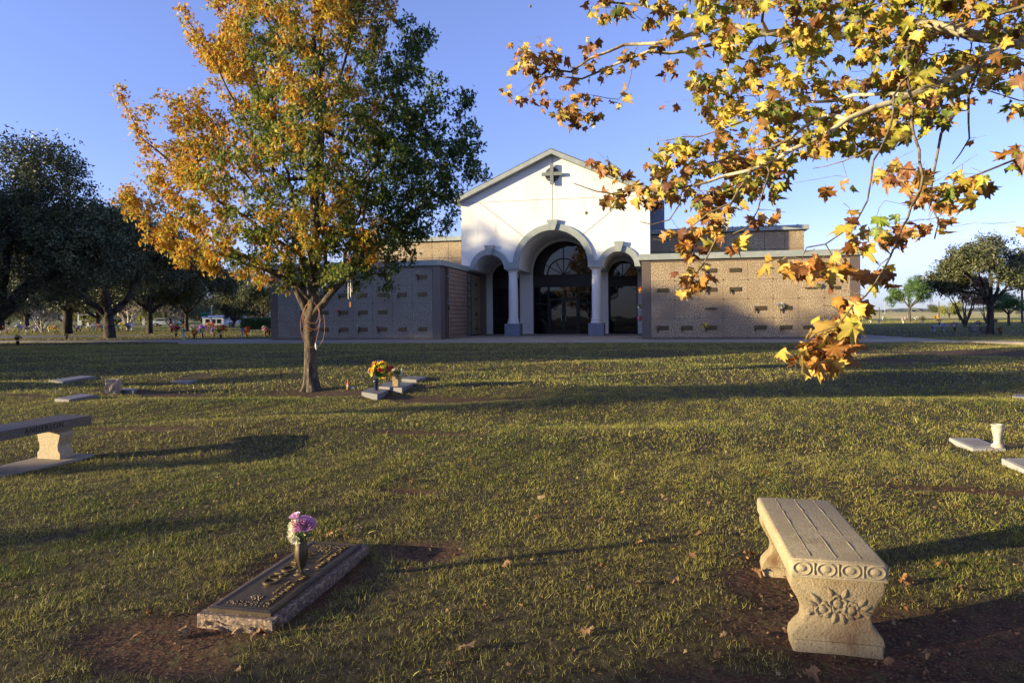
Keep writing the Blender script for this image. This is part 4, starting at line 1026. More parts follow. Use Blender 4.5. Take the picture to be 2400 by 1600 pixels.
# ------------------------------------------------------------------ carved bench (near right)
M['cast'] = mat('cast_stone', (.43,.355,.215), .9, noise=[(5,(.31,.25,.145),.45,.70),(22,(.48,.40,.26),.5,.66),(90,(.22,.17,.10),.58,.70),(1.8,(.36,.29,.18),.4,.6)], bump=(110,.7,.004))
M['castleg'] = mat('cast_stone_stained', (.37,.29,.165), .92, noise=[(4,(.27,.19,.095),.42,.68),(7,(.17,.09,.045),.56,.78),(80,(.20,.14,.08),.58,.70)], bump=(100,.9,.006))
bench = empty('stone_bench', gxy(BN[0], BN[1]), GA, 'short cast stone garden bench with a plank-scored seat and carved flowers, on bare red soil', 'bench', 'stone benches')
W2, L2_, ZT_ = .205, .535, .405
mb = MB(); mb.cbox(-W2, W2, -L2_, L2_, .325, ZT_, .012)
seat = mb.build('seat', M['cast'], bench, bevel=.006, smooth=True)
mb = MB()
for xg in (-.105, 0.0, .105):
    pts_ = [(xg + random.gauss(0,.0012), -L2_+.05+i*(2*L2_-.09)/18, ZT_+.0005) for i in range(19)]; mb.tube(pts_, [.0018*random.uniform(.2,1.4) for _ in pts_], 5)
mb.build('plank_lines', mat('scored_line', (.36,.31,.21), .95, noise=[(30,(.30,.25,.16),.4,.6)]), seat)
for ye in (-1, 1):   # egg ornament on both end lips
    mb = MB()
    for k in range(4):
        cx = -W2 + .052 + k*.1015
        ring_ = [(cx+.037*math.cos(2*PI*i/18), ye*(L2_+.001), .366+.028*math.sin(2*PI*i/18)) for i in range(18)]; mb.tube(ring_, .0058, 6, closed=True)
        mb.ball((cx, ye*(L2_-.004), .366), .024, 12, 8, (1, .5, .72))
        if k < 3: mb.tube([(cx+.051, ye*(L2_+.002), .34), (cx+.051, ye*(L2_+.003), .392)], .005, 6)
    mb.tube([(-W2+.01, ye*L2_, .329), (W2-.01, ye*L2_, .329)], .007, 8); mb.tube([(-W2+.02, ye*(L2_-.001), .396), (W2-.02, ye*(L2_-.001), .396)], .004, 6)
    mb.build('egg_moulding', M['cast'], seat, smooth=True)
legp = [(.0,.185),(.03,.196),(.06,.190),(.088,.168),(.112,.144),(.15,.140),(.19,.152),(.225,.172),(.26,.192),(.285,.198),(.31,.193),(.328,.184)]
def carved_leg(yc, t=.115):
    mb = MB(); pl = [(-w_, z) for z, w_ in legp[::-1]] + [(w_, z) for z, w_ in legp]
    pl = [(a, b_-.03 if b_ < .02 else b_) for a, b_ in pl]
    mb.prism(pl, yc-t/2, yc+t/2, 'y')
    return mb
for ye in (-1, 1):
    yc = ye*(L2_-.085)
    lg = carved_leg(yc).build('leg', M['castleg'], bench, bevel=.012, smooth=True)
    mb = MB()      # plinth and the two scroll edges
    pl2 = [(-.190,-.03),(.190,-.03),(.182,.038),(-.182,.038)]; mb.prism(pl2, yc-.068, yc+.068, 'y')
    mb.build('foot', M['castleg'], lg, bevel=.014, smooth=True)
    mb = MB(); r_ = random.Random(3); yf = yc + ye*.0585
    def rose_relief(cx, cz, s_):
        mb.ball((cx, yf, cz), .018*s_, 10, 7, (1, .6, 1))
        for k in range(5):
            a = 2*PI*k/5 + r_.random(); q = [(cx + (.020+.011*math.sin(t*PI))*s_*math.cos(a+(t-.5)*1.3), yf+ye*.004, cz + (.020+.011*math.sin(t*PI))*s_*math.sin(a+(t-.5)*1.3)) for t in [i/6 for i in range(7)]]
            mb.tube(q, [.003, .006, .0075, .008, .0075, .006, .003], 6)
    def leaf_relief(cx, cz, a, ln, wd=.011):
        p_ = [(cx+ln*t*math.cos(a), yf+ye*.001, cz+ln*t*math.sin(a)) for t in (0,.25,.5,.75,1)]; mb.tube(p_, [wd*.4, wd, wd*1.05, wd*.7, .001], 8)
    rose_relief(.0, .208, 1.15); rose_relief(-.062, .178, 1.05); rose_relief(.058, .182, 1.1)
    for (cx, cz, a, ln) in [(-.02,.235,2.0,.045),(.02,.235,1.1,.045),(-.075,.205,2.3,.06),(.08,.20,.75,.055),(-.09,.175,3.3,.05),(.09,.178,-.15,.055),(-.09,.195,2.9,.055),(.095,.19,.4,.05),(-.01,.165,-1.8,.05),(.015,.165,-1.3,.05),(-.035,.17,-2.4,.04),(.04,.17,-.8,.04),(-.11,.165,3.7,.03),(.115,.165,-.6,.03)]: leaf_relief(cx, cz, a, ln)
    mb.build('flower_carving', M['castleg'], lg, smooth=True)
EXCL += [((BN[0], BN[1]-.45*1.0), .2, .08)]

# ------------------------------------------------------------------ engraved bench (left)
M['granb'] = mat('tan_granite', (.34,.26,.15), .45, spec=.5, noise=[(60,(.30,.21,.12),.48,.6),(90,(.55,.43,.28),.52,.64)])
M['granp'] = mat('polished_granite', (.10,.08,.068), .28, spec=.5, noise=[(60,(.11,.09,.075),.48,.6),(90,(.24,.2,.17),.55,.66)])
ab = empty('granite_bench', gxy(-5.19, 7.2), GA, 'granite bench with ANDERSON cut into its edge, standing on a concrete pad at the left', 'bench', 'stone benches')
mb = MB(); mb.cbox(-.215, .215, -.72, .70, .355, .452, .006); st = mb.build('seat', M['granp'], ab)
text_mesh('lettering', 'ANDERSON', .080, M['black'], st, (.2165, .08, .403), (PI/2, 0, PI/2), .0012)
pl = [(.0,.150),(.075,.150),(.085,.14),(.11,.123),(.16,.120),(.21,.136),(.265,.148),(.30,.146),(.325,.128)]
poly_ = [(-w_, z) for z, w_ in pl[::-1]] + [(w_, z) for z, w_ in pl]; poly_.insert(0, (.0, .348))
for yc in (.42, -.50):
    mb = MB(); mb.prism([(a, b_+.008) for a, b_ in poly_], yc-.09, yc+.09, 'y'); lg = mb.build('leg', M['granb'], ab, bevel=.004)
    mb = MB(); mb.box(-.13, .13, yc-.085, yc+.085, .335, .354); mb.build('leg_cap', M['granb'], lg)
mb = MB(); mb.cbox(-.235, .29, -1.15, .66, -.12, .018, .01); pad = mb.build('pad', M['concrete'], ab)
EXCL += [((-5.19+.0, 7.2), .30, .70)]; EXCL += [((-5.30, 6.6), .28, .62)]

# ------------------------------------------------------------------ markers
M['speck'] = mat('speckled_granite', (.19,.135,.095), .6, spec=.25, noise=[(75,(.07,.055,.05),.50,.56),(60,(.38,.27,.18),.54,.62)], bump=(80,.2,.002))
M['worn'] = mat('weathered_plate', (.18,.175,.18), .6, noise=[(40,(.2,.19,.19),.45,.65)])
M['greyst'] = mat('grey_marker', (.17,.165,.165), .6, spec=.25, noise=[(60,(.15,.145,.15),.5,.62),(5,(.16,.13,.10),.5,.7)])
M['bronze2'] = mat('brown_bronze', (.105,.078,.048), .42, metal=.55, spec=.5, noise=[(8,(.075,.058,.038),.42,.66),(120,(.14,.105,.06),.5,.66)], bump=(230,.22,.0015))
M['bronze3'] = mat('worn_bronze', (.15,.11,.055), .42, metal=.6, noise=[(60,(.14,.10,.05),.45,.65)])
mk = empty('bronze_grave_marker', gxy(MK[0], MK[1], -.042), GA, 'bronze companion plaque with raised letters on a speckled granite slab, nearest marker', 'grave marker', 'grave markers')
mb = MB(); mb.cbox(-.208, .208, -.555, .555, -.06, .092, .004); mb.build('granite_base', M['speck'], mk)
mb = MB(); mb.add([(-.172,-.515,.0925),(.172,-.515,.0925),(.172,.515,.0925),(-.172,.515,.0925),(-.172,-.515,.108),(.172,-.515,.108),(.172,.515,.108),(-.172,.515,.108),
                   (-.150,-.492,.113),(.150,-.492,.113),(.150,.492,.113),(-.150,.492,.113),(-.142,-.484,.1085),(.142,-.484,.1085),(.142,.484,.1085),(-.142,.484,.1085)],
                  [(0,1,5,4),(1,2,6,5),(2,3,7,6),(3,0,4,7),(4,5,9,8),(5,6,10,9),(6,7,11,10),(7,4,8,11),(8,9,13,12),(9,10,14,13),(10,11,15,14),(11,8,12,15),(12,13,14,15),(3,2,1,0)])
pq = mb.build('plaque', M['bronze2'], mk)
R90 = (0, 0, -PI/2)
text_mesh('surname', 'ALFORD', .125, M['bronze3'], pq, (-.055, .055, .113), R90, .0045, offset=.001)
text_mesh('first_name', 'WILLIAM HENRY', .046, M['bronze3'], pq, (.098, -.235, .112), R90, .003)
text_mesh('dates', 'MAR. 4, 1931', .026, M['bronze3'], pq, (.052, -.215, .111), R90, .002)
text_mesh('first_name', 'DOROTHY ANN', .046, M['bronze3'], pq, (.098, .27, .112), R90, .003)
text_mesh('dates', 'AUG. 19, 1935', .026, M['bronze3'], pq, (.052, .265, .111), R90, .002)
rr_ = random.Random(9)
for ye in (-1, 1):      # raised flower sprays at both ends
    mb = MB()
    for k in range(110):
        t = rr_.uniform(-1, 1); x = t*.115; y = ye*(.43 + .028*rr_.uniform(-1,1)*(1-abs(t)*.5)); s_ = rr_.uniform(.003,.0065)
        mb.ball((x, y, .110), s_, 6, 4, (1.3, 1, .8))
    for k in range(30):
        x = rr_.uniform(-.02,.06)-.0; y = ye*(.36+rr_.uniform(-.03,.03)); mb.ball((x*.8-.02, y, .110), rr_.uniform(.003,.006), 6, 4, (1.6,.8,.7))
    mb.build('flower_relief', M['bronze2'] if ye < 0 else M['bronze3'], pq, smooth=True)
mb = MB()
for r_ in (.050, .040, .030): mb.tube([(.045+r_*math.cos(2*PI*i/32), .0+r_*math.sin(2*PI*i/32), .110) for i in range(32)], .0028, 6, closed=True)
mb.build('vase_ring', M['bronze3'], pq, smooth=True)
EXCL.append((MK, .22, .57))

def petals(mbv, cen, axis, n_, ln, wd, cup, col, jitter=.1, layers=1, r=random):
    """petals as small curved quads, returns verts/tris/cols"""
    a = Vector(axis).normalized(); u = a.orthogonal().normalized(); v = a.cross(u)
    for L_ in range(layers):
        f_ = 1 - L_*.25; cu = cup + L_*.45
        for k in range(n_):
            t = 2*PI*(k + .5*L_)/n_ + r.uniform(-jitter, jitter); d = (u*math.cos(t) + v*math.sin(t)); sd_ = a.cross(d)
            l_ = ln*f_*r.uniform(.85,1.1)
            p0 = cen; p1 = cen + d*l_*.5*math.cos(cu*.5) + a*l_*.5*math.sin(cu*.5); p2 = cen + d*l_*math.cos(cu) + a*l_*math.sin(cu)
            c_ = tuple(x*r.uniform(.85,1.12) for x in col)
            mbv.append(([p0 - sd_*wd*.15, p1 - sd_*wd*.5, p2 - sd_*wd*.12, p2 + sd_*wd*.12, p1 + sd_*wd*.5, p0 + sd_*wd*.15], c_))
def petal_mesh(name, lst, m, parent):
    V = []; Fs = []; Cs = []
    for P_, c_ in lst:
        b_ = len(V); V += [tuple(p) for p in P_]; Cs += [c_]*6; Fs += [(b_,b_+1,b_+4),(b_,b_+4,b_+5),(b_+1,b_+2,b_+3),(b_+1,b_+3,b_+4)]
    return mesh_np(name, np.array(V), [np.array(Fs)], m, parent, np.array(Cs))

mv = empty('bronze_vase', gxy(*mloc(MK, .045, .0), dz=.070), 0, 'slim fluted bronze vase standing on the nearest bronze plaque', 'vase', 'vases')
mb = MB(); prof = [(.030,.0),(.031,.004),(.017,.010),(.013,.018),(.017,.03),(.030,.06),(.0385,.09),(.0395,.112),(.036,.14),(.0305,.17),(.0285,.195),(.030,.205),(.0275,.205),(.024,.18)]
V = []; seg_ = 32
mb.lathe(prof, seg_, (0,0,0))
for k in range(len(mb.v)):
    x, y, z = mb.v[k]; a = math.atan2(y, x)
    if .02 < z < .19: q = 1 - .06*abs(math.sin(a*4)); mb.v[k] = (x*q, y*q, z)
mb.build('body', M['bronze2'], mv, smooth=True)
mb = MB()
for k in range(8):
    a = k*PI/4; mb.tube([((r_+.0005)*math.cos(a), (r_+.0005)*math.sin(a), z) for r_, z in prof[3:11]], .0011, 4)
mb.build('ribs', M['bronze3'], mv)
mb = MB(); mb.tube([(.0,.0,.005),(.02,-.01,.008)], .004, 5); mb.ball((-.012,-.008,.012), .011, 8, 6, (1.2,1,.7)); mb.build('foot', M['bronze3'], mv, smooth=True)
bq = empty('flower_bouquet', mv.location + Vector((0,0,.2)), 0, 'two purple roses with cream daisies in the slim bronze vase', 'flowers', 'flowers')
r_ = random.Random(4)
def rose(c_, ax_, s_, col, layers=4):
    L_ = []
    a = Vector(ax_).normalized(); u = a.orthogonal().normalized(); v = a.cross(u)
    for ly in range(layers):
        n_ = 3 + ly; rad_ = s_*(.17 + .125*ly); tilt = .25 + .22*ly; hh = s_*(1.0 - .10*ly)
        for k in range(n_):
            t0_ = 2*PI*k/n_ + ly*.7 + r_.uniform(-.1,.1); half = PI/n_*1.25
            rows = []
            for i in range(4):
                f_ = i/3; rr2 = rad_*(.45 + .55*math.sin(f_*PI*.5)) + s_*.16*ly*f_**2; row = []
                for j in range(5):
                    g_ = j/4*2-1; t = t0_ + g_*half*(1 - .25*f_**3); z = hh*f_*(1 - .10*g_*g_*f_) - .02*s_*ly
                    d = u*math.cos(t) + v*math.sin(t); row.append(Vector(c_) + d*rr2*(1+.08*f_*abs(g_)) + a*z)
                rows.append(row)
            cc_ = [tuple(min(1, x*(.75 + .35*(i/3)**2)*r_.uniform(.95,1.05)) for x in col) for i in range(4)]
            L_.append((rows, cc_))
    return L_
def rose_mesh(name, c_, ax_, s_, col, parent, layers=4):
    V = []; Fs = []; Cs = []
    for rows, cc_ in rose(c_, ax_, s_, col, layers):
        b_ = len(V)
        for i, row in enumerate(rows): V += [tuple(p) for p in row]; Cs += [cc_[i]]*5
        Fs += [(b_+i*5+j, b_+i*5+j+1, b_+(i+1)*5+j+1, b_+(i+1)*5+j) for i in range(3) for j in range(4)]
    return mesh_np(name, np.array(V), [np.array(Fs)], M['petal'], parent, np.array(Cs), smooth=True)
rose_mesh('rose', (-.026,.0,.095), (-.3,-.25,1), .042, (.74,.48,.66), bq, 3)
rose_mesh('rose', (.018,-.004,.058), (.25,-.45,1), .048, (.64,.32,.52), bq, 5)
rose_mesh('rose', (-.006,-.030,.035), (-.1,-.6,.9), .038, (.76,.52,.66), bq, 3)
for (c_, ax_) in [((-.042,-.012,.062),(-.6,-.6,.4)),((-.040,-.020,.030),(-.6,-.8,.1)),((-.028,-.02,.078),(-.4,-.6,.8)),((-.042,-.018,.000),(-.5,-.75,-.4)),((-.022,-.030,-.004),(-.1,-.9,-.3))]:
    L_ = []; petals(L_, Vector(c_), ax_, 17, .036, .0085, .35, (.80,.74,.52), layers=2, r=r_)
    petal_mesh('daisy', L_, M['petal'], bq)
L_ = []
for (c_, d_, l_) in [((.015,-.0,.01),(.6,-.2,.6),.06),((.02,.0,.0),(1,-.1,.25),.055),((.01,-.02,.0),(.5,-.7,.35),.05),((-.01,.02,.02),(-.6,.4,.6),.05)]:
    d = Vector(d_).normalized(); sd_ = d.cross(Vector((0,-.5,1))).normalized(); c0 = Vector(c_)
    L_.append(([c0, c0+d*l_*.5-sd_*.014, c0+d*l_-sd_*.002, c0+d*l_+sd_*.002, c0+d*l_*.5+sd_*.014, c0], (.09,.20,.06)))
petal_mesh('leaves', L_, M['petal'], bq)
mb = MB(); mb.tube([(0,0,-.08),(.0,0,.02),(-.01,0,.08)], .0025, 5); mb.tube([(0,0,-.08),(.01,0,.03),(.02,0,.05)], .0025, 5); mb.tube([(0,0,-.06),(-.02,-.01,.01),(-.03,-.01,.03)], .002, 5); mb.tube([(-.01,0,.0),(.005,-.02,.012),(.022,-.02,.006),(.024,-.02,-.018)], .003, 5)
mb.build('stems', mat('stem', (.22,.38,.06), .6), bq, smooth=True)

def slab(name, pxs, h_, m, label, grp='grave markers', inner=False, border=None):
    g_ = G(sum(p[0] for p in pxs)/4, sum(p[1] for p in pxs)/4); P_ = []
    for p in pxs:
        d_ = ray(*p); t_ = (g_.z + .01 - CAMH)/d_.z; P_.append(Vector((d_.x*t_, t_, g_.z)))
    c_ = sum(P_, Vector())/4; h_ += .012 if c_.y > 9 else 0; root = empty(name, (c_.x, c_.y, c_.z), 0, label, 'grave marker', grp)
    loc = [(p.x-c_.x, p.y-c_.y) for p in P_]
    mb = MB(); mb.prism(loc, -.08, h_, 'z'); mb.build('slab', m, root, bevel=.006)
    if border:
        q = [(x*.86, y*.86) for x, y in loc]; mb = MB(); mb.prism(q, h_+.001, h_+.004, 'z'); mb.build('plate', border, root)
    m_ = MB()
    for k in range(3 if inner else 0):
        f_ = -.4 + .35*k; a = Vector((loc[0][0], loc[0][1])); b_ = Vector((loc[1][0], loc[1][1])); d = Vector((loc[3][0], loc[3][1]))
        u_ = (b_-a).normalized(); v_ = (d-a).normalized(); cc = v_*f_*(d-a).length*.5
        pr = [tuple(cc + u_*s1*(b_-a).length*.25 + v_*s2) for s1, s2 in ((-1,-.012),(1,-.012),(1,.012),(-1,.012))]; m_.prism(pr, h_+.004, h_+.006, 'z')
    if inner: m_.build('lettering', M['joint'], root)
    xs_ = [p.x for p in P_]; ys_ = [p.y for p in P_]
    SLABS.append([(p.x, p.y) for p in P_]); return root
SLABS = []
slab('flat_grave_marker', [(847.5,924),(884,930),(918,917),(866,914)], .05, M['greyst'], 'small flat grey marker carrying the dark vase of bright flowers', inner=True)
slab('flat_grave_marker', [(888,911),(942,915),(972,902),(906,900)], .05, M['greyst'], 'flat grey marker behind the square tan vase', inner=True)
slab('flat_grave_marker', [(941,892.5),(976,895),(1000,887),(955,886)], .05, M['greyst'], 'farthest flat grey marker behind the tan vase, half in shade', inner=True)
slab('flat_grave_marker', [(128,940.5),(162,944),(229,931),(189,928.5)], .05, M['greyst'], 'flat pale grey marker in the sun right above the engraved bench', border=M['worn'])
slab('flat_grave_marker', [(113,896),(147,899),(226,886),(190,884)], .05, M['greyst'], 'flat marker in the shade behind the rough stone post', border=M['worn'])
slab('flat_grave_marker', [(398,897),(440,900),(500,889),(462,887)], .04, M['greyst'], 'flat marker in the shade between the stone post and the oak trunk', border=M['worn'])
slab('flat_grave_marker', [(284,917),(312,918),(322,913),(290,912)], .03, M['greyst'], 'small flat marker lying just right of the rough stone post')
slab('flat_grave_marker', [(2280,1056),(2358,1056),(2292,1031),(2224,1030)], .035, mat('pale_marker', (.40,.39,.38), .6, noise=[(50,(.32,.31,.31),.45,.65),(4,(.28,.23,.17),.55,.75)]), 'flat pale stone marker under the empty white vase', border=mat('tan_plate', (.33,.29,.23), .7, noise=[(40,(.33,.3,.25),.45,.6)]), inner=True)
slab('flat_grave_marker', [(2450,1134),(2530,1134),(2450,1083),(2347,1083)], .05, bpy.data.materials['pale_marker'], 'flat pale stone marker cut off by the right picture edge', border=bpy.data.materials['tan_plate'], inner=True)
slab('flat_grave_marker', [(2372,932),(2420,935),(2420,929),(2385,928)], .03, M['greyst'], 'thin flat marker at the far right edge of the sunlit lawn')

# vases
def vase(name, loc, prof, m, label, seg=24, grp='vases', square=False):
    root = empty(name, loc, 0, label, 'vase', grp)
    mb = MB()
    if square:
        for (a, za), (b_, zb) in zip(prof[:-1], prof[1:]): mb.add([(-a,-a,za),(a,-a,za),(a,a,za),(-a,a,za),(-b_,-b_,zb),(b_,-b_,zb),(b_,b_,zb),(-b_,b_,zb)], [(0,1,5,4),(1,2,6,5),(2,3,7,6),(3,0,4,7)])
        mb.add([(-prof[-1][0],-prof[-1][0],prof[-1][1]-.004),(prof[-1][0],-prof[-1][0],prof[-1][1]-.004),(prof[-1][0],prof[-1][0],prof[-1][1]-.004),(-prof[-1][0],prof[-1][0],prof[-1][1]-.004)], [(0,1,2,3)])
        root.rotation_euler = (0,0,GA)
    else: mb.lathe(prof, seg)
    mb.build('body', m, root, smooth=not square)
    return root
wv = G(2338, 1054)
vase('marble_vase', (wv.x, wv.y, wv.z+.03), [(.062,0),(.064,.012),(.058,.022),(.056,.034),(.040,.045),(.036,.07),(.040,.11),(.049,.16),(.057,.20),(.058,.216),(.054,.226),(.056,.230),(.061,.236),(.061,.252),(.055,.258),(.045,.258),(.042,.20)],
     mat('veined_marble', (.50,.48,.43), .4, spec=.4, noise=[(9,(.36,.22,.09),.50,.68),(40,(.40,.33,.23),.52,.64)]), 'empty pale marble vase standing on the flat marker at the right')
dv = G(881, 922); vase('dark_vase', (dv.x, dv.y, dv.z+.05), [(.045,0),(.05,.008),(.05,.02),(.036,.03),(.040,.08),(.050,.15),(.055,.195),(.054,.21),(.045,.225),(.052,.235),(.052,.25),(.04,.25)], mat('dark_glaze', (.02,.025,.05), .25, spec=.6), 'dark blue vase holding the big bright bouquet beside the oak')
tv_ = G(929, 914); vase('square_vase', (tv_.x, tv_.y, tv_.z+.02), [(.050,0),(.053,.02),(.066,.24),(.067,.27)], mat('tan_stone', (.36,.27,.15), .85, noise=[(30,(.22,.16,.09),.45,.65)], bump=(60,.4,.004)), 'square tan stone vase with pale lilies, right of the dark vase', square=True)
ORC, YEL, RED, PUR, WHT, PNK, CRI, BLU, LAV = (.80,.34,.05), (.85,.66,.06), (.62,.07,.05), (.32,.12,.42), (.82,.78,.72), (.78,.33,.38), (.28,.02,.04), (.13,.18,.5), (.45,.40,.62)
GRN = (.06,.16,.04)
def bouquet(name, c_, R_, cols, label, n_=26, sq=(1,1,.85), seed=1, parent=None, det=7, size=.32, up=.2, group='flowers'):
    """c_ centre; blossoms over a dome with leaves between"""
    r = random.Random(seed)
    if parent is None: root = empty(name, c_, 0, label, 'flowers', group); pc = Vector((0,0,0))
    else: root = parent; pc = Vector(c_)
    L_ = []
    for k in range(n_):
        d = Vector((r.gauss(0,1), r.gauss(0,1), r.gauss(up,.8))).normalized(); q = pc + Vector((d.x*R_*sq[0], d.y*R_*sq[1], d.z*R_*sq[2]))*r.uniform(.7,1)
        petals(L_, q, d + Vector((0,-.2,.2)), det, R_*size*r.uniform(.8,1.2), R_*size*.55, r.uniform(.2,.8), r.choice(cols), r=r, layers=2 if det > 5 else 1)
    petal_mesh('blossoms', L_, M['petal'], root)
    L_ = []
    for k in range(n_):
        d = Vector((r.gauss(0,1), r.gauss(0,1), r.gauss(-.1,.8))).normalized(); q = pc + Vector((d.x*R_*sq[0], d.y*R_*sq[1], d.z*R_*sq[2]))*.55
        petals(L_, q, d, 3, R_*.5, R_*.18, .2, GRN, r=r)
    petal_mesh('greenery', L_, M['petal'], root)
    mb = MB()
    for k in range(4): mb.tube([pc + Vector((0,0,-R_*1.15)), pc + Vector((r.uniform(-.3,.3)*R_, r.uniform(-.3,.3)*R_, R_*.2))], .003, 4)
    mb.build('stems', bpy.data.materials['stem'], root)
    return root
bouquet('flower_bouquet', Vector((dv.x+.10, dv.y, dv.z+.30+.16)), .20, [ORC,YEL,RED,PUR,YEL,ORC,RED,(.75,.70,.10),LAV], 'large orange, yellow, red and purple bouquet in the dark blue vase', 46, (1.15,1,.95), 3)
bouquet('flower_bouquet', Vector((tv_.x+.02, tv_.y, tv_.z+.29+.07)), .10, [WHT,WHT,(.8,.6,.62),(.8,.78,.5)], 'small bunch of white and pale pink lilies in the square tan vase', 20, (1.15,1,.8), 5, size=.5)
# rough stone post, gnome
rp = G(268, 920.5); root = empty('stone_post', (rp.x, rp.y, rp.z), GA+.5, 'rough cut square stone block standing upright on the lawn at the left', 'stone block')
mb = MB(); mb.cbox(-.13, .11, -.11, .12, -.05, .285, .006); o = mb.build('block', mat('rough_stone', (.36,.27,.19), .9, noise=[(14,(.22,.15,.10),.45,.65),(50,(.45,.37,.28),.5,.65)], bump=(26,1,.02)), root, sub=3)
for v_ in o.data.vertices:
    if v_.co.z < .28 and v_.co.x < -.1 or v_.co.y < -.09 and v_.co.z < .28: v_.co += Vector((random.uniform(-.008,.008), random.uniform(-.012,.008), 0))
gp = G(816, 913); root = empty('garden_gnome', (gp.x, gp.y, gp.z), -.5, 'tiny garden gnome with a pointed red hat right of the oak trunk', 'gnome')
mb = MB(); mb.lathe([(.028,0),(.036,.03),(.036,.06),(.026,.085)], 12); mb.build('body', mat('gnome_blue', (.25,.16,.08), .7), root, smooth=True)
mb = MB(); mb.ball((0,0,.10), .024, 10, 8); mb.ball((0,-.024,.10), .006, 6, 4); mb.build('head', mat('gnome_skin', (.6,.38,.26), .7), root, smooth=True)
mb = MB(); mb.ball((0,-.014,.078), .024, 10, 6, (1,.7,1.1)); mb.build('beard', mat('gnome_white', (.75,.72,.68), .8), root, smooth=True)
mb = MB(); mb.lathe([(.031,.108),(.027,.125),(.016,.17),(.003,.215)], 12); mb.build('hat', mat('gnome_red', (.55,.09,.05), .6), root, smooth=True)
mb = MB(); mb.ball((.09,.02,.03), .04, 10, 6, (1.2,.8,.6)); o = mb.build('white_stone', bpy.data.materials['gnome_white'], None, smooth=True); o.location = root.location; tag(o, 'small pale stone on the bare soil beside the gnome', 'stone')

# cord coil on the oak, wind chime
cd = empty('extension_cord', pw(730, 722) , 0, 'orange-brown extension cord coiled over the fork of the red oak', 'cord')
cb0 = np.array(cd.location); m_c = mat('orange_cord', (.36,.16,.06), .6); mb = MB()
loops = [((715,752),(760,800),.0),((718,760),(757,765),.0),((720,770),(758,775),.02),((712,790),(748,812),.01),((716,745),(756,745),.0)]
def cordpt(px, py, dy): return pw(px, py, dy) - cb0
for (lp, dy0) in [([(733,706),(722,718),(714,738),(711,762),(714,785),(722,803),(731,812),(738,812)], -.19), ([(733,706),(724,718),(718,735),(720,752),(730,766),(743,772),(752,766),(756,748),(755,732),(749,718),(742,708)], -.20),
                  ([(735,707),(728,720),(723,738),(726,750),(735,756),(745,757),(752,748),(754,735),(751,722)], -.20), ([(734,706),(720,722),(716,745),(719,762),(727,772),(737,775)], -.19),
                  ([(748,714),(754,728),(756,748),(753,768),(749,785),(745,803)], -.17), ([(761,737),(764,752),(764,770),(762,788),(756,803),(748,811),(738,812)], -.10), ([(733,706),(726,722),(721,745),(719,765),(717,780),(720,795),(731,812)], -.185)]:
    pts = [Vector(cordpt(a, b_, dy0)) for a, b_ in lp]; fine = []
    for i in range(len(pts)-1):
        p0 = pts[max(i-1,0)]; p1 = pts[i]; p2 = pts[i+1]; p3 = pts[min(i+2,len(pts)-1)]
        for t in (0,.25,.5,.75): fine.append(.5*((2*p1)+(p2-p0)*t+(2*p0-5*p1+4*p2-p3)*t*t+(3*p1-p0-3*p2+p3)*t**3))
    fine.append(pts[-1]); mb.tube(fine, .0048, 6)
mb.build('coil', m_c, cd, smooth=True)
mb = MB(); a = Vector(cordpt(745,803,-.17)); b_ = Vector(cordpt(747,818,-.17)); mb.tube([a, a+(b_-a)*.3, a+(b_-a)*.7, b_], [.010,.022,.024,.014], 8); mb.build('plug_end', mat('pale_plug', (.6,.58,.5), .5), cd, smooth=True)
wc_ = empty('wind_chime', at(820, 652, YO-.9), 0, 'wind chime with long metal tubes and a wooden clapper hanging from the oak', 'wind chime'); w0 = np.array(wc_.location)
mb = MB(); mb.lathe([(.05,0),(.055,.008),(.05,.016)], 16, (0,0,-.01)); mb.build('top_disc', mat('chime_wood', (.45,.2,.06), .6), wc_, smooth=True)
for k in range(5):
    a = 2*PI*k/5 + .3; mb = MB(); ln = .24 + .035*((k*2) % 5); x, y = .04*math.cos(a), .04*math.sin(a); mb.lathe([(.008,-.04-ln),(.008,-.04)], 8, (x, y, 0)); mb.tube([(x,y,-.04),(x*.8,y*.8,-.005)], .001, 4); mb.build('tube', M['metal'], wc_, smooth=True)
mb = MB(); mb.lathe([(.02,-.20),(.022,-.19),(.02,-.18)], 12); mb.prism([(-.014,-.58),(.014,-.58),(.018,-.52),(.010,-.47),(-.010,-.47),(-.018,-.52)], -.004, .004, 'y'); mb.build('clapper', bpy.data.materials['chime_wood'], wc_)
mb = MB(); mb.tube([(0,0,.30),(0,0,-.50)], .0012, 4); mb.build('cord', M['joint'], wc_)

# bouquets on the crypt walls
def wallb(panel, c_, r_, cols, label, R_=.13, dx=-.27, dz=.08, seed=2):
    p = (pR, wR, zR, hR) if panel == 'R' else (pL, wL, zL, hL)
    u, z = cell(*p, c_, r_, dx, dz); x, y = bl(u, -.10); bouquet('wall_bouquet', Vector((x, y, .25 + z)), R_, cols, label, 12, (1,.6,1), seed, det=5, size=.45, group='bouquets on the crypt walls')
wallb('R',7,0,[WHT,PNK],'white and pink wall bouquet high at the far end of the right granite wall', .12)
wallb('R',2,1,[WHT,LAV],'pale wall bouquet on the second row of the right wall, behind hanging leaves', .12)
wallb('R',6,1,[(.4,.25,.08),(.3,.2,.1)],'dried brown wall bouquet on the second row of the right wall', .14, dx=.3)
wallb('R',5,2,[PNK,(.7,.75,.3),BLU,WHT],'mixed pastel wall bouquet on the third row of the right wall', .17)
wallb('R',0,3,[(.6,.12,.2),PNK],'small pink wall bouquet at the bottom left of the right wall', .10)
wallb('R',2,3,[YEL,YEL,(.75,.5,.05)],'round yellow sunflower bouquet on the bottom row of the right wall', .17)
wallb('L',7,0,[(.05,.12,.04),CRI],'dark small bouquet at the top right of the left granite wall', .07)
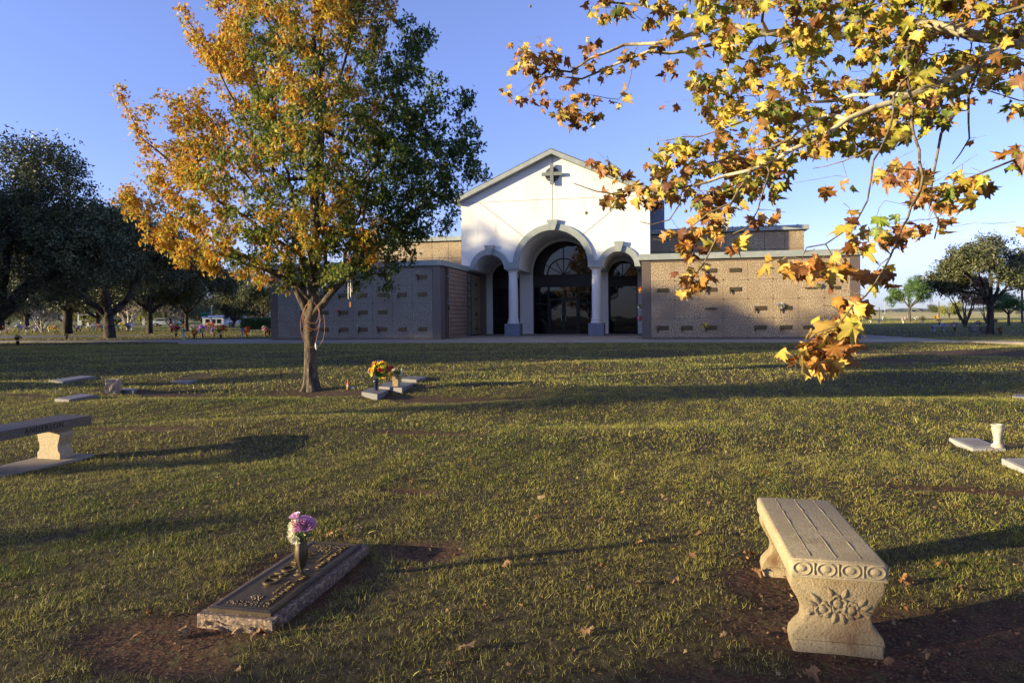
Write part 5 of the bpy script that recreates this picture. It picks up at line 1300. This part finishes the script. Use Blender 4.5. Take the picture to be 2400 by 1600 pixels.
wallb('L',3,1,[WHT,BLU],'pale bouquet on the left wall just left of the wind chime', .10)
wallb('L',4,1,[LAV,WHT],'lavender wall bouquet on the left wall right of the wind chime', .09)
wallb('L',3,2,[CRI,PNK,RED],'crimson wall bouquet left of the orange wind chime sail', .14)
wallb('L',1,2,[WHT,LAV],'white wall bouquet just left of the coiled cord', .10)
wallb('L',4,3,[GRN,WHT],'tall green sprig on the bottom row of the left wall', .11, dz=.12)
wallb('L',5,3,[PNK,CRI],'small dark pink bouquet on the bottom row of the left wall', .09)
wallb('L',0,1,[WHT,BLU,RED],'small white, blue and red decoration on the left wall beside the oak limb', .12, dz=.45)
for (z, cols, lb, sd_) in [(2.55,[RED,ORC],'coral red bouquet on the porch edge of the right wall, highest of three',3),(1.72,[WHT,GRN],'white bouquet on the porch edge of the right wall, middle of three',4),(1.05,[PNK,RED],'pink bouquet on the porch edge of the right wall, lowest of three',5)]:
    x, y = bl(6.62, 1.2); bouquet('wall_bouquet', Vector((x, y, .25+z)), .16, cols, lb, 14, (.7,1,1), sd_, det=5, size=.45, group='bouquets on the crypt walls')
for (vv, z, cols, lb) in [(1.08,3.5,[GRN,WHT],'green sprig high on the side niches of the left wing'),(1.08,2.05,[WHT,LAV],'pale flowers halfway up the side niches of the left wing'),(1.1,1.75,[CRI,(.1,.08,.05)],'dark flowers below the pale ones on the side niches of the left wing')]:
    x, y = bl(US+.12, vv); bouquet('wall_bouquet', Vector((x, y, .25+z)), .12, cols, lb, 10, (.7,1,1), 6, det=5, size=.45, group='bouquets on the crypt walls')

# grave flower arrangements on the far lawns
def arrangement(px, pyb, R_, cols, label, seed, vh=.22, mv_=None, dark=False):
    p = G(px, pyb); root = empty('flower_arrangement', (p.x, p.y, p.z), 0, label, 'flowers', 'grave flowers on the far lawn')
    bouquet('b', Vector((0,0,vh+R_*.8)), R_, cols, '', 14 if p.y < 60 else 10, (1,1,.85), seed, parent=root, det=5, size=.5)
    mb = MB(); mb.lathe([(.05,-.03),(.055,0),(.07,vh*.6),(.085,vh)], 10); mb.build('vase', mv_ or (M['black'] if dark else M['bronze']), root, smooth=True)
    return root
pv = mat('pale_vase', (.6,.58,.52), .6)
LF = [(412.5,790,.30,[CRI,(.35,.03,.04)],'dark red arrangement, first of the row left of the granite wall',.3,1),(430,795.5,.16,[RED,WHT,(.1,.4,.6)],'red, white and blue arrangement on a tall pale vase',.42,0),
 (455,792.7,.22,[(.7,.22,.04),RED],'small orange arrangement between two blue ones',.25,1),(451,779,.22,[WHT,PNK,LAV],'tall white and pink arrangement behind the orange one',.3,1),(473.7,791,.32,[BLU,PUR,LAV],'large blue and purple arrangement near the granite wall',.3,1),
 (501,790,.24,[PUR,(.2,.15,.35)],'dark purple arrangement left of the yellow one',.25,1),(517.3,794,.34,[YEL,ORC,(.7,.35,.1),RED],'large yellow and orange arrangement near the granite wall',.3,1),
 (567.6,791,.16,[LAV,WHT],'pale lavender arrangement on a white vase',.38,0),(577.8,790,.28,[CRI,RED],'crimson arrangement right of the pale vase',.25,1),(621,788,.22,[PNK,LAV,WHT],'pink and grey arrangement beside the granite wall end',.35,1),(631,787,.22,[CRI],'dark red arrangement half hidden by the granite wall end',.25,1)]
for k, (x, y, R_, cols, lb, vh, dk) in enumerate(LF): arrangement(x, y, R_, cols, lb, 20+k, vh, None if dk else pv)
far_cols = [(1.4,780.5,[CRI,RED],'red'),(16,782,[WHT,BLU,PNK],'white and blue'),(44,779,[LAV,BLU],'wide lavender'),(34,777.5,[PUR,YEL],'purple and yellow'),(62,778,[PUR],'violet'),(75,780.5,[WHT,PNK],'white and pink'),(84,778.5,[BLU,PUR],'blue and purple'),(92.5,777,[ORC,YEL],'orange and yellow'),(115,777,[YEL],'golden'),(107,777,[WHT],'white'),(128,780.5,[PNK,YEL,GRN],'pink and yellow'),(133,778,[PNK],'pink'),
 (171,778.5,[ORC,WHT],'orange and white'),(179,777,[PUR,(.15,.1,.2)],'dark purple'),(188.5,777,[PUR,CRI],'violet and crimson'),(209.5,775,[WHT],'small white'),(218,776.5,[WHT,LAV],'white and lavender'),(226.5,775,[ORC,PNK],'salmon'),(239,776.5,[BLU,RED],'blue and red'),(255,776,[RED,GRN],'coral and green'),(266,774,[YEL,GRN],'yellow green'),(277.5,776.5,[WHT,(.3,.5,.5)],'pale blue green'),(286,774.5,[YEL],'bright yellow'),(300,776.5,[PUR,LAV],'large purple'),(309,774,[LAV],'faint violet'),
 (405.7,772,[RED,ORC],'red and coral'),(418.6,771,[WHT,GRN],'white and green'),(434,772,[CRI],'dark crimson'),(482,769.5,[PNK,RED],'pink'),(492,769.5,[RED,ORC],'bright coral'),(488,770.5,[ORC,PNK],'salmon and orange'),(509,769,[YEL,WHT],'pale yellow'),(519.5,770,[PNK,WHT],'light pink'),(498,769.5,[RED],'red')]
for k, (x, y, cols, nm) in enumerate(far_cols):
    where = 'in the far row left of the thickest trunk' if x < 150 else ('in the far row between thick trunk and sunlit trunk' if x < 340 else 'in the far row beyond the bare shrub')
    arrangement(x, y, random.Random(k).uniform(.24,.40), cols, '%s flowers %s' % (nm, where), 50+k, .25, pv if k % 4 == 0 else None)
RTF = [(2026.4,753.6,.28,[WHT,YEL],'white and yellow'),(2060.4,760,.2,[WHT],'small white'),(2073,754,.26,[WHT,GRN],'white and green'),(2117,757.5,.28,[PNK,WHT],'light pink'),(2147,754.4,.24,[PNK,WHT],'pink and white card-like'),(2162.5,757.5,.32,[ORC,(.7,.3,.05)],'orange'),(2194.7,753,.36,[ORC,YEL],'bright orange'),(2249,757,.2,[YEL],'pale yellow'),(2201.5,762.5,.2,[RED,PNK],'small coral'),(2041,756,.26,[ORC,YEL],'golden')]
for k, (x, y, R_, cols, nm) in enumerate(RTF): arrangement(x, y, R_, cols, '%s grave flowers on the far right lawn' % nm, 90+k, .3, pv if k % 2 else None)
arrangement(2238, 776.5, .22, [PNK,(.6,.25,.35),WHT], 'round pink bouquet in a dark vase between the two far benches', 110, .28)
arrangement(2212, 775, .2, [PUR,PNK,WHT], 'purple and pink flowers just behind the small white bench', 111, .2)
arrangement(2345, 783, .12, [CRI], 'tiny dark flowers right of the black oak trunk', 112, .2)
dvv = arrangement(41.5, 810, .16, [(.05,.04,.03),(.08,.05,.03)], 'dark withered arrangement on the near left lawn', 113, .24, dark=True)
arrangement(155.8, 795, .14, [(.06,.05,.03)], 'small dark withered flowers on the lawn before the thickest trunk', 114, .16, dark=True)
# small white bench and stone table bench far right
p = G(2199, 776.5); wb = empty('white_bench', (p.x, p.y, p.z), GA+.25, 'small white garden bench on the shaded far right lawn', 'bench', 'stone benches')
wm = mat('white_concrete', (.38,.38,.39), .8)
mb = MB(); mb.cbox(-.48,.48,-.18,.18,.32,.40,.01); mb.build('seat', wm, wb)
for s_ in (-.32, .32):
    mb = MB(); mb.prism([(-.15,0),(.15,0),(.13,.05),(.09,.09),(.08,.16),(.13,.24),(.15,.32),(-.15,.32),(-.13,.24),(-.08,.16),(-.09,.09),(-.13,.05)], s_-.05, s_+.05, 'x'); mb.build('leg', wm, wb)
p = G(2294, 782); tb = empty('stone_table_bench', (p.x, p.y, p.z), GA+.1, 'dark stone bench on two round carved legs beside the black oak trunk', 'bench', 'stone benches')
mb = MB(); mb.cbox(-.58,.58,-.22,.22,.38,.45,.01); mb.build('seat', mat('grey_stone', (.25,.23,.2), .8, noise=[(10,(.18,.16,.14),.45,.6)]), tb)
for s_ in (-.3, .3):
    mb = MB(); mb.lathe([(.19,0),(.20,.04),(.15,.08),(.20,.14),(.245,.22),(.25,.28),(.22,.34),(.23,.378)], 18, (s_,0,0)); mb.build('leg', bpy.data.materials['grey_stone'], tb, smooth=True)
bouquet('flower_bouquet', Vector((p.x-.02, p.y, p.z+.62)), .16, [RED,WHT,BLU], 'red, white and blue bouquet on the dark stone bench', 14, (1,1,1), 7, det=5, size=.5)

# street things beyond the lawn
def pole(name, px, Y_, h_, label, arm=None, r_=.1, heads=(), sign=None, cat='pole', pm=None):
    p = gpos(px, Y_); root = empty(name, (p.x, p.y, p.z), 0, label, cat, 'poles along the road')
    mb = MB(); mb.lathe([(r_*1.6,-.3),(r_*1.5,.1),(r_,.2),(r_*.7,h_)], 10); mb.build('post', pm or M['metal'], root, smooth=True)
    if arm:
        ln, za = arm; mb = MB(); mb.tube([(0,0,za),(ln*.5,0,za+.15),(ln,0,za+.2)], [.09,.07,.05], 8); mb.build('arm', M['metal'], root, smooth=True)
        for hx in heads:
            hb = MB(); hb.cbox(hx-.17, hx+.17, -.3, -.09, za-.75, za+.35, .03)
            for k in range(3): hb.prism([(hx+.11*math.cos(2*PI*i/12), za-.5+k*.33+.11*math.sin(2*PI*i/12)) for i in range(12)], -.34, -.3, 'y')
            hb.build('signal_head', mat('signal_yellow', (.35,.2,.04), .6), root)
        if sign: 
            sb_ = MB(); sb_.box(sign-1.0, sign+1.0, -.12, -.08, za-.55, za+.1); sb_.build('street_sign', mat('green_sign', (.03,.22,.12), .5), root)
    return root
pole('traffic_signal', 184.6, 120, 4.0, 'traffic signal mast with a long white arm behind the thickest oak', (5.6, 1.9+.2), .13, (3.3,4.9), cat='traffic signal')
pole('traffic_signal', 495.5, 120, 3.6, 'traffic signal mast with a green street sign left of the clipped hedge', (-5.0, 2.2), .13, (-2.4,-3.9), sign=-1.5, cat='traffic signal')
pole('utility_pole', 580, 150, 6.0, 'thin wooden utility pole rising behind the hedge', r_=.12, pm=M['bark'])
pole('utility_pole', 302, 110, 2.3, 'short white post right of the purple far flowers', r_=.12)
pole('lamp_pole', 2074.5, 200, 5.5, 'thin distant pole on the golden field left of the round green tree', r_=.10)
pole('lamp_pole', 2061, 130, 2.4, 'thin dark post at the near edge of the golden field', r_=.09, pm=M['bark'])
pole('lamp_pole', 2201, 120, 3.2, 'thin dark post behind the orange flowers at the field edge', r_=.09, pm=M['bark'])
pole('utility_pole', 2396, 70, 7.5, 'tall wooden utility pole at the right picture edge', r_=.12, pm=M['bark'])
p = gpos(337, 110); root = empty('street_sign', (p.x,p.y,p.z), 0, 'small white roadside sign left of the sunlit trunk', 'sign'); mb = MB(); mb.lathe([(.03,0),(.03,1.6)], 6); mb.build('post', M['metal'], root); mb = MB(); mb.box(-.25,.25,-.05,-.02,.4,1.5); mb.build('board', wm, root)
p = gpos(188.5, 118); root = empty('street_sign', (p.x,p.y,p.z), 0, 'white roadside sign at the foot of the traffic signal mast', 'sign'); mb = MB(); mb.lathe([(.03,0),(.03,1.4)], 6); mb.build('post', M['metal'], root); mb = MB(); mb.box(-.22,.22,-.05,-.02,.25,1.2); mb.build('board', wm, root)
p = gpos(2332, 66); root = empty('garden_sign', (p.x,p.y,p.z), 0, 'small dark board on a post right of the black oak trunk', 'sign'); mb = MB(); mb.lathe([(.03,0),(.03,.5)], 6); mb.build('post', M['bronze'], root); mb = MB(); mb.box(-.22,.22,-.05,-.02,.28,.58); mb.build('board', M['bronze'], root)
def car(px, Y_, col, label, heading=0.0, suv=False):
    p = gpos(px, Y_); root = empty('parked_car', (p.x, p.y, p.z), heading, label, 'car', 'cars on the road')
    h_ = 1.7 if suv else 1.42
    prof = [(-2.2,.35),(2.2,.35),(2.25,.62),(2.1,.82),(1.1,.95),(.55,h_-.06),(-1.2,h_),(-1.9,.98),(-2.2,.9)] if not suv else [(-2.2,.35),(2.2,.35),(2.25,.7),(2.1,.95),(1.2,1.05),(.7,h_-.05),(-1.9,h_),(-2.15,1.05),(-2.2,.9)]
    mb = MB(); mb.prism(prof, -.85, .85, 'y'); bd = mb.build('body', mat('car_paint', col, .3, spec=.6), root, bevel=.08, smooth=True)
    w_ = [(1.0,.98),(.5,h_-.13),(-1.1,h_-.09),(-1.6,.99)]
    mb = MB(); mb.prism(w_, -.87, .87, 'y'); mb.build('window', M['glass'], root)
    for x in (-1.4, 1.4):
        for y in (-.82, .82):
            mb = MB(); mb.prism([(x+.33*math.cos(2*PI*i/16), .33+.33*math.sin(2*PI*i/16)) for i in range(16)], y-.1, y+.1, 'y'); t = mb.build('wheel', M['black'], root)
            mb = MB(); mb.prism([(x+.18*math.cos(2*PI*i/12), .33+.18*math.sin(2*PI*i/12)) for i in range(12)], y-.115, y+.115, 'y'); mb.build('rim', M['metal'], t)
    for y in (-.6, .6): mb = MB(); mb.box(2.15, 2.27, y-.15, y+.15, .62, .76); mb.build('headlight', wm, root)
    return root
car(389, 118, (.35,.42,.55), 'pale blue car on the road left of the bare shrub', .1)
car(563, 118, (.7,.7,.72), 'white car at the left end of the clipped hedge', .2, True)
p = gpos(600, 80); root = empty('hedge', (p.x+.3, p.y, p.z), -.1, 'long clipped dark green hedge beside the granite wall', 'hedge'); 
Nh = 3400; hp_ = np.column_stack([rng.uniform(-1.9,1.9,Nh), rng.uniform(-.5,.5,Nh), rng.uniform(.05,1.1,Nh)]); 
i_ = rng.integers(0,3,Nh); hp_[i_ == 0, 1] = -.5; hp_[i_ == 1, 2] = 1.1
scatter('foliage', LIVE, rotmats(rng.uniform(0,6,Nh), rng.normal(0,.6,Nh), rng.normal(0,.6,Nh)), hp_, rng.uniform(.6,.95,Nh), jit_col((.07,.12,.03), Nh, .3), M['oakleaf'], root)
mb = MB(); mb.cbox(-1.8,1.8,-.42,.42,0,1.0,.08); mb.build('branches', M['darkbark'], root)
p = gpos(501, 135); root = empty('far_shop', (p.x,p.y,p.z), .05, 'low white building with a blue band beyond the road', 'building')
mb = MB(); mb.box(-2.2,1.9,0,6,0,1.5); mb.build('wall', wm, root); mb = MB(); mb.box(-2.35,2.05,-.15,6.1,1.5,1.95); mb.build('roof_band', mat('blue_band', (.10,.16,.42), .5), root)
for x in (-1.6,-.5,.6): mb = MB(); mb.box(x,x+.8,-.03,0.02,.35,1.2); mb.build('window', M['glass'], root)
for k, (x0, y0, x1, y1) in enumerate([(270,517,560,542),(480,742,560,746),(480,736,620,741)]):
    Y_ = 75 if k == 0 else 125; A = at(x0, y0, Y_); Bq = at(x1, y1, Y_+4); pts = [A.lerp(Bq, t/8) + Vector((0,0,-.6*math.sin(PI*t/8))) for t in range(9)]; m2 = MB(); m2.tube(pts, .03, 4); o = m2.build('overhead_wire', M['black'], None)
    tag(o, ['long overhead wire crossing the sky behind the left side of the red oak','lower overhead wire beyond the clipped hedge','upper overhead wire beyond the clipped hedge'][k], 'wire', 'overhead wires')

# ------------------------------------------------------------------ fallen leaves
LFV = []
for s_ in range(6):
    tv, tf = SYC[s_]; v_ = tv.copy(); r2 = np.random.default_rng(s_); v_[:, 2] = v_[:, 2]*.9 + .25*np.sin(v_[:, 0]*4+s_)*.5 + .15*v_[:, 1]**2; LFV.append((v_, tf))
def fallen(px=None, py=None, xy=None, where='', k=[0]):
    p = G(px, py) if xy is None else gxy(*xy); i = k[0]; k[0] += 1; v_, tf = LFV[i % 6]; r = random.Random(i)
    s_ = r.uniform(.028, .052); c_ = .72*np.array(r.choice([(.36,.20,.10),(.42,.22,.09),(.30,.17,.09),(.45,.30,.16)]))
    if i < 12:
        me_o = mesh_np('fallen_leaf', v_, [tf], M['dryleaf'], None, np.repeat(c_[None], len(v_), 0)); FL.append(me_o.data); o = me_o
    else: o = bpy.data.objects.new('fallen_leaf', FL[r.randrange(12)]); link(o)
    o.location = (p.x, p.y, p.z + .028); o.rotation_euler = (r.uniform(-.5,.5), r.uniform(-.5,.5), r.uniform(0, 6.28)); o.scale = (s_, s_, s_)
    tag(o, 'curled brown sycamore leaf lying ' + where, 'leaf', 'fallen leaves ' + where); return o
FL = []
for (x, y) in [(1268,1170),(1330,1183),(1413,1222),(1494,1278),(1587,1292),(1617,1305),(1639,1258),(1411,1333),(1496,1345),(1483,1374),(1580,1362),(1387,1380),(1186,1328),(1095,1324),(1034,1178),(1093,1530),(1375,1488),(1677,1534),(1660,1180),(1563,1178),(1265,1220),(1555,1168)]: fallen(x, y, where='on grass between marker and bench')
for (x, y) in [(1765,1305),(2130,1368),(2110,1370),(2112,1435),(2185,1540),(1770,1345),(1700,1500),(2240,1390),(2160,1165),(2200,1455),(2080,1560),(1900,1585)]: fallen(x, y, where='on red soil around the bench')
for (x, y) in [(355,1448),(438,1480),(520,1490),(600,1495),(560,1482),(490,1470),(770,1258),(800,1250),(840,1238),(815,1262),(325,1500),(650,1475)]: fallen(x, y, where='on bare soil around the marker')
for (x, y) in [(2135,1165),(2290,1010),(2370,1018),(2330,1075),(2360,1080),(2240,1020),(2265,1018),(2100,1130),(2210,1330),(2300,1190),(1795,1110),(2245,1195)]: fallen(x, y, where='near the right edge markers')
for (x, y) in [(745,1070),(880,990),(1100,1080),(1290,1010),(960,1130),(320,1180),(560,1040),(1500,1040),(1700,960),(1180,960)]: fallen(x, y, where='on the open middle lawn')

def ordn(i): return {1:'first',2:'second',3:'third'}.get(i, '%dth' % i)
for gname in sorted({o['group'] for o in sc.objects if o.name.startswith('fallen_leaf')}):
    L_ = sorted([o for o in sc.objects if o.name.startswith('fallen_leaf') and o['group'] == gname], key=lambda o: o.location.x/o.location.y)
    for i, o in enumerate(L_): o['label'] = '%s from the left of the brown leaves %s' % (ordn(i+1), gname.replace('fallen leaves ', ''))
# ------------------------------------------------------------------ grass
def blade_t(n_seg, bend, lean_, wd):
    V = []; 
    for i in range(n_seg+1):
        f_ = i/n_seg; y = bend*f_**2 + lean_*f_; z = f_*(1-.25*bend*f_); w_ = wd*(1-f_**1.5)*.5
        if i < n_seg: V += [(-w_, y, z), (w_, y, z)]
        else: V.append((0, y, z))
    T = []
    for i in range(n_seg-1): a = i*2; T += [(a,a+1,a+3),(a,a+3,a+2)]
    a = (n_seg-1)*2; T.append((a, a+1, a+2)); return np.array(V, float), np.array(T)
def grass_zone(y0, y1, dens, h0, h1, wd, nseg, seed, wmul=1.0, xr=None):
    r = np.random.default_rng(seed)
    A = .78*(y1**2-y0**2)/1 + 2*(y1-y0)*.7; N_ = int(A*dens)
    y = np.sqrt(r.uniform(y0**2, y1**2, N_)); x = r.uniform(-1, 1, N_)*(.78*y + .5)
    d = dirt(x, y); cl = .5 + .42*fbm(x, y, 7.0, 2) + .38*fbm(x, y, 19.0, 21); patch = .5 + .5*fbm(x, y, .9, 7)
    keep_ = (r.random(N_) > d*1.0) & (r.random(N_) < .40 + .6*sstep(2.6, 5.8, y + .25*np.abs(x - .6))) & (r.random(N_) < (.18 + 1.05*np.clip(cl, 0, 1) if y1 < 15 else .5 + .6*np.clip(cl, 0, 1))) & ~excluded(x, y)  # turf sparser near the camera, also standing in for foreground shade
    for sp in SLABS: keep_ &= ~inpoly(sp, x, y)
    x, y, d, cl, patch = x[keep_], y[keep_], d[keep_], cl[keep_], patch[keep_]; N_ = len(x)
    z = gz(x, y) - .018*d - .004
    h_ = r.uniform(h0, h1, N_) * (.45 + .85*np.clip(cl, 0, 1)) * (1-.35*d)
    tall = r.random(N_) < .006; h_ = np.where(tall, h_*1.8, h_)
    green = np.clip(.23 + .70*(patch-.5)*2 + .35*fbm(x, y, 3.1, 12), .04, .9); green = green * (1 - .55*sstep(18, 30, y))
    isg = r.random(N_) < green
    g1 = np.array((.085,.150,.020)); g2 = np.array((.24,.30,.036)); s1 = np.array((.60,.54,.15)); s2 = np.array((.38,.35,.08)); br_ = np.array((.22,.15,.06))
    u = r.random((N_, 1)); c_ = np.where(isg[:, None], g1*(1-u)+g2*u, s1*(1-u)+s2*u)
    c_ = np.where((r.random(N_) < .20)[:, None], br_, c_) * r.uniform(.52, 1.0, (N_, 1)) * (.85 + .25*np.clip(patch, 0, 1))[:, None]
    temps = [blade_t(nseg, b_, l_, wd*wmul) for b_, l_ in ((.5,.2),(.9,.5),(.25,.9),(1.1,.1),(.1,.35))]
    return temps, x, y, z, h_, c_, N_, r
ZN = [(2.35,4.6,18000,.014,.034,.095,2,1),(4.6,7.5,9500,.015,.035,.14,2,2),(7.5,14,3600,.020,.042,.22,1,3),(14,34,620,.032,.055,.40,1,4),(34,110,36,.035,.055,1.2,1,5)]
Va = []; Fa = []; Ca = []; off_ = 0
for (y0, y1, de, h0, h1, wd, ns, sd_) in ZN:
    temps, x, y, z, h_, c_, N_, r = grass_zone(y0, y1, de, h0, h1, wd, ns, sd_)
    pick_ = r.integers(0, len(temps), N_); R_ = rotmats(r.uniform(0, 6.283, N_), r.normal(0, .5, N_), r.normal(0, .5, N_)); ps = np.column_stack([x, y, z])
    for t, (tv, tf) in enumerate(temps):
        s_ = np.where(pick_ == t)[0]
        v_ = np.einsum('nij,nkj->nki', R_[s_], tv[None]*h_[s_][:, None, None]) + ps[s_][:, None]; k = len(tv)
        Va.append(v_.reshape(-1, 3).astype(np.float32)); Fa.append((tf[None] + (np.arange(len(s_))*k)[:, None, None] + off_).reshape(-1, 3)); off_ += len(s_)*k
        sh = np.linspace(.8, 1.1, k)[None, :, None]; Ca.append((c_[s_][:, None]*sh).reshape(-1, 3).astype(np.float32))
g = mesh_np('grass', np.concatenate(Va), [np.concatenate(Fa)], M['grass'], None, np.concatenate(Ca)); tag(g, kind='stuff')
print('grass verts', len(g.data.vertices))
# crumbs of leaf and clods in the thatch
Nl = 5200; y = np.sqrt(rng.uniform(2.4**2, 9.5**2, Nl)); x = rng.uniform(-1, 1, Nl)*(.78*y+.4); dd = dirt(x, y)
kp = ~excluded(x, y) & (rng.random(Nl) < .35 + .65*dd)
for sp in SLABS: kp &= ~inpoly(sp, x, y)
x, y, dd = x[kp], y[kp], dd[kp]; Nl = len(x)
scatter('leaf_litter', SYC, rotmats(rng.uniform(0,6.28,Nl), rng.normal(0,.5,Nl), rng.normal(0,.5,Nl)), np.column_stack([x, y, gz(x, y) + .012 - .018*dd]), rng.uniform(.006, .018, Nl), pick([((.28,.16,.08),2),((.16,.09,.05),2),((.42,.30,.16),1)], Nl), M['dryleaf'])
tag(bpy.data.objects['leaf_litter'], kind='stuff')
Nl = 9000; y = np.sqrt(rng.uniform(2.4**2, 7.5**2, Nl)); x = rng.uniform(-1, 1, Nl)*(.78*y+.4); dd = dirt(x, y)
kp = ~excluded(x, y) & (dd > .35)
for sp in SLABS: kp &= ~inpoly(sp, x, y)
x, y, dd = x[kp], y[kp], dd[kp]; Nl = len(x)
CL = [(np.array([(-1,-.8,0),(1,-.6,0),(.2,1,0),(0,0,.9),(-.6,.6,.5),(.7,.3,.4)], float), np.array([(0,1,3),(1,5,3),(5,2,3),(2,4,3),(4,0,3),(1,2,5),(2,0,4)]))]
scatter('soil_crumbs', CL, rotmats(rng.uniform(0,6.28,Nl), rng.normal(0,.3,Nl), rng.normal(0,.3,Nl)), np.column_stack([x, y, gz(x, y) - .020*dd]), rng.uniform(.0025, .009, Nl)*rng.uniform(.5, 1.5, Nl), pick([((.13,.07,.04),3),((.19,.115,.065),2),((.07,.045,.03),2)], Nl), M['dryleaf'])
tag(bpy.data.objects['soil_crumbs'], kind='stuff')
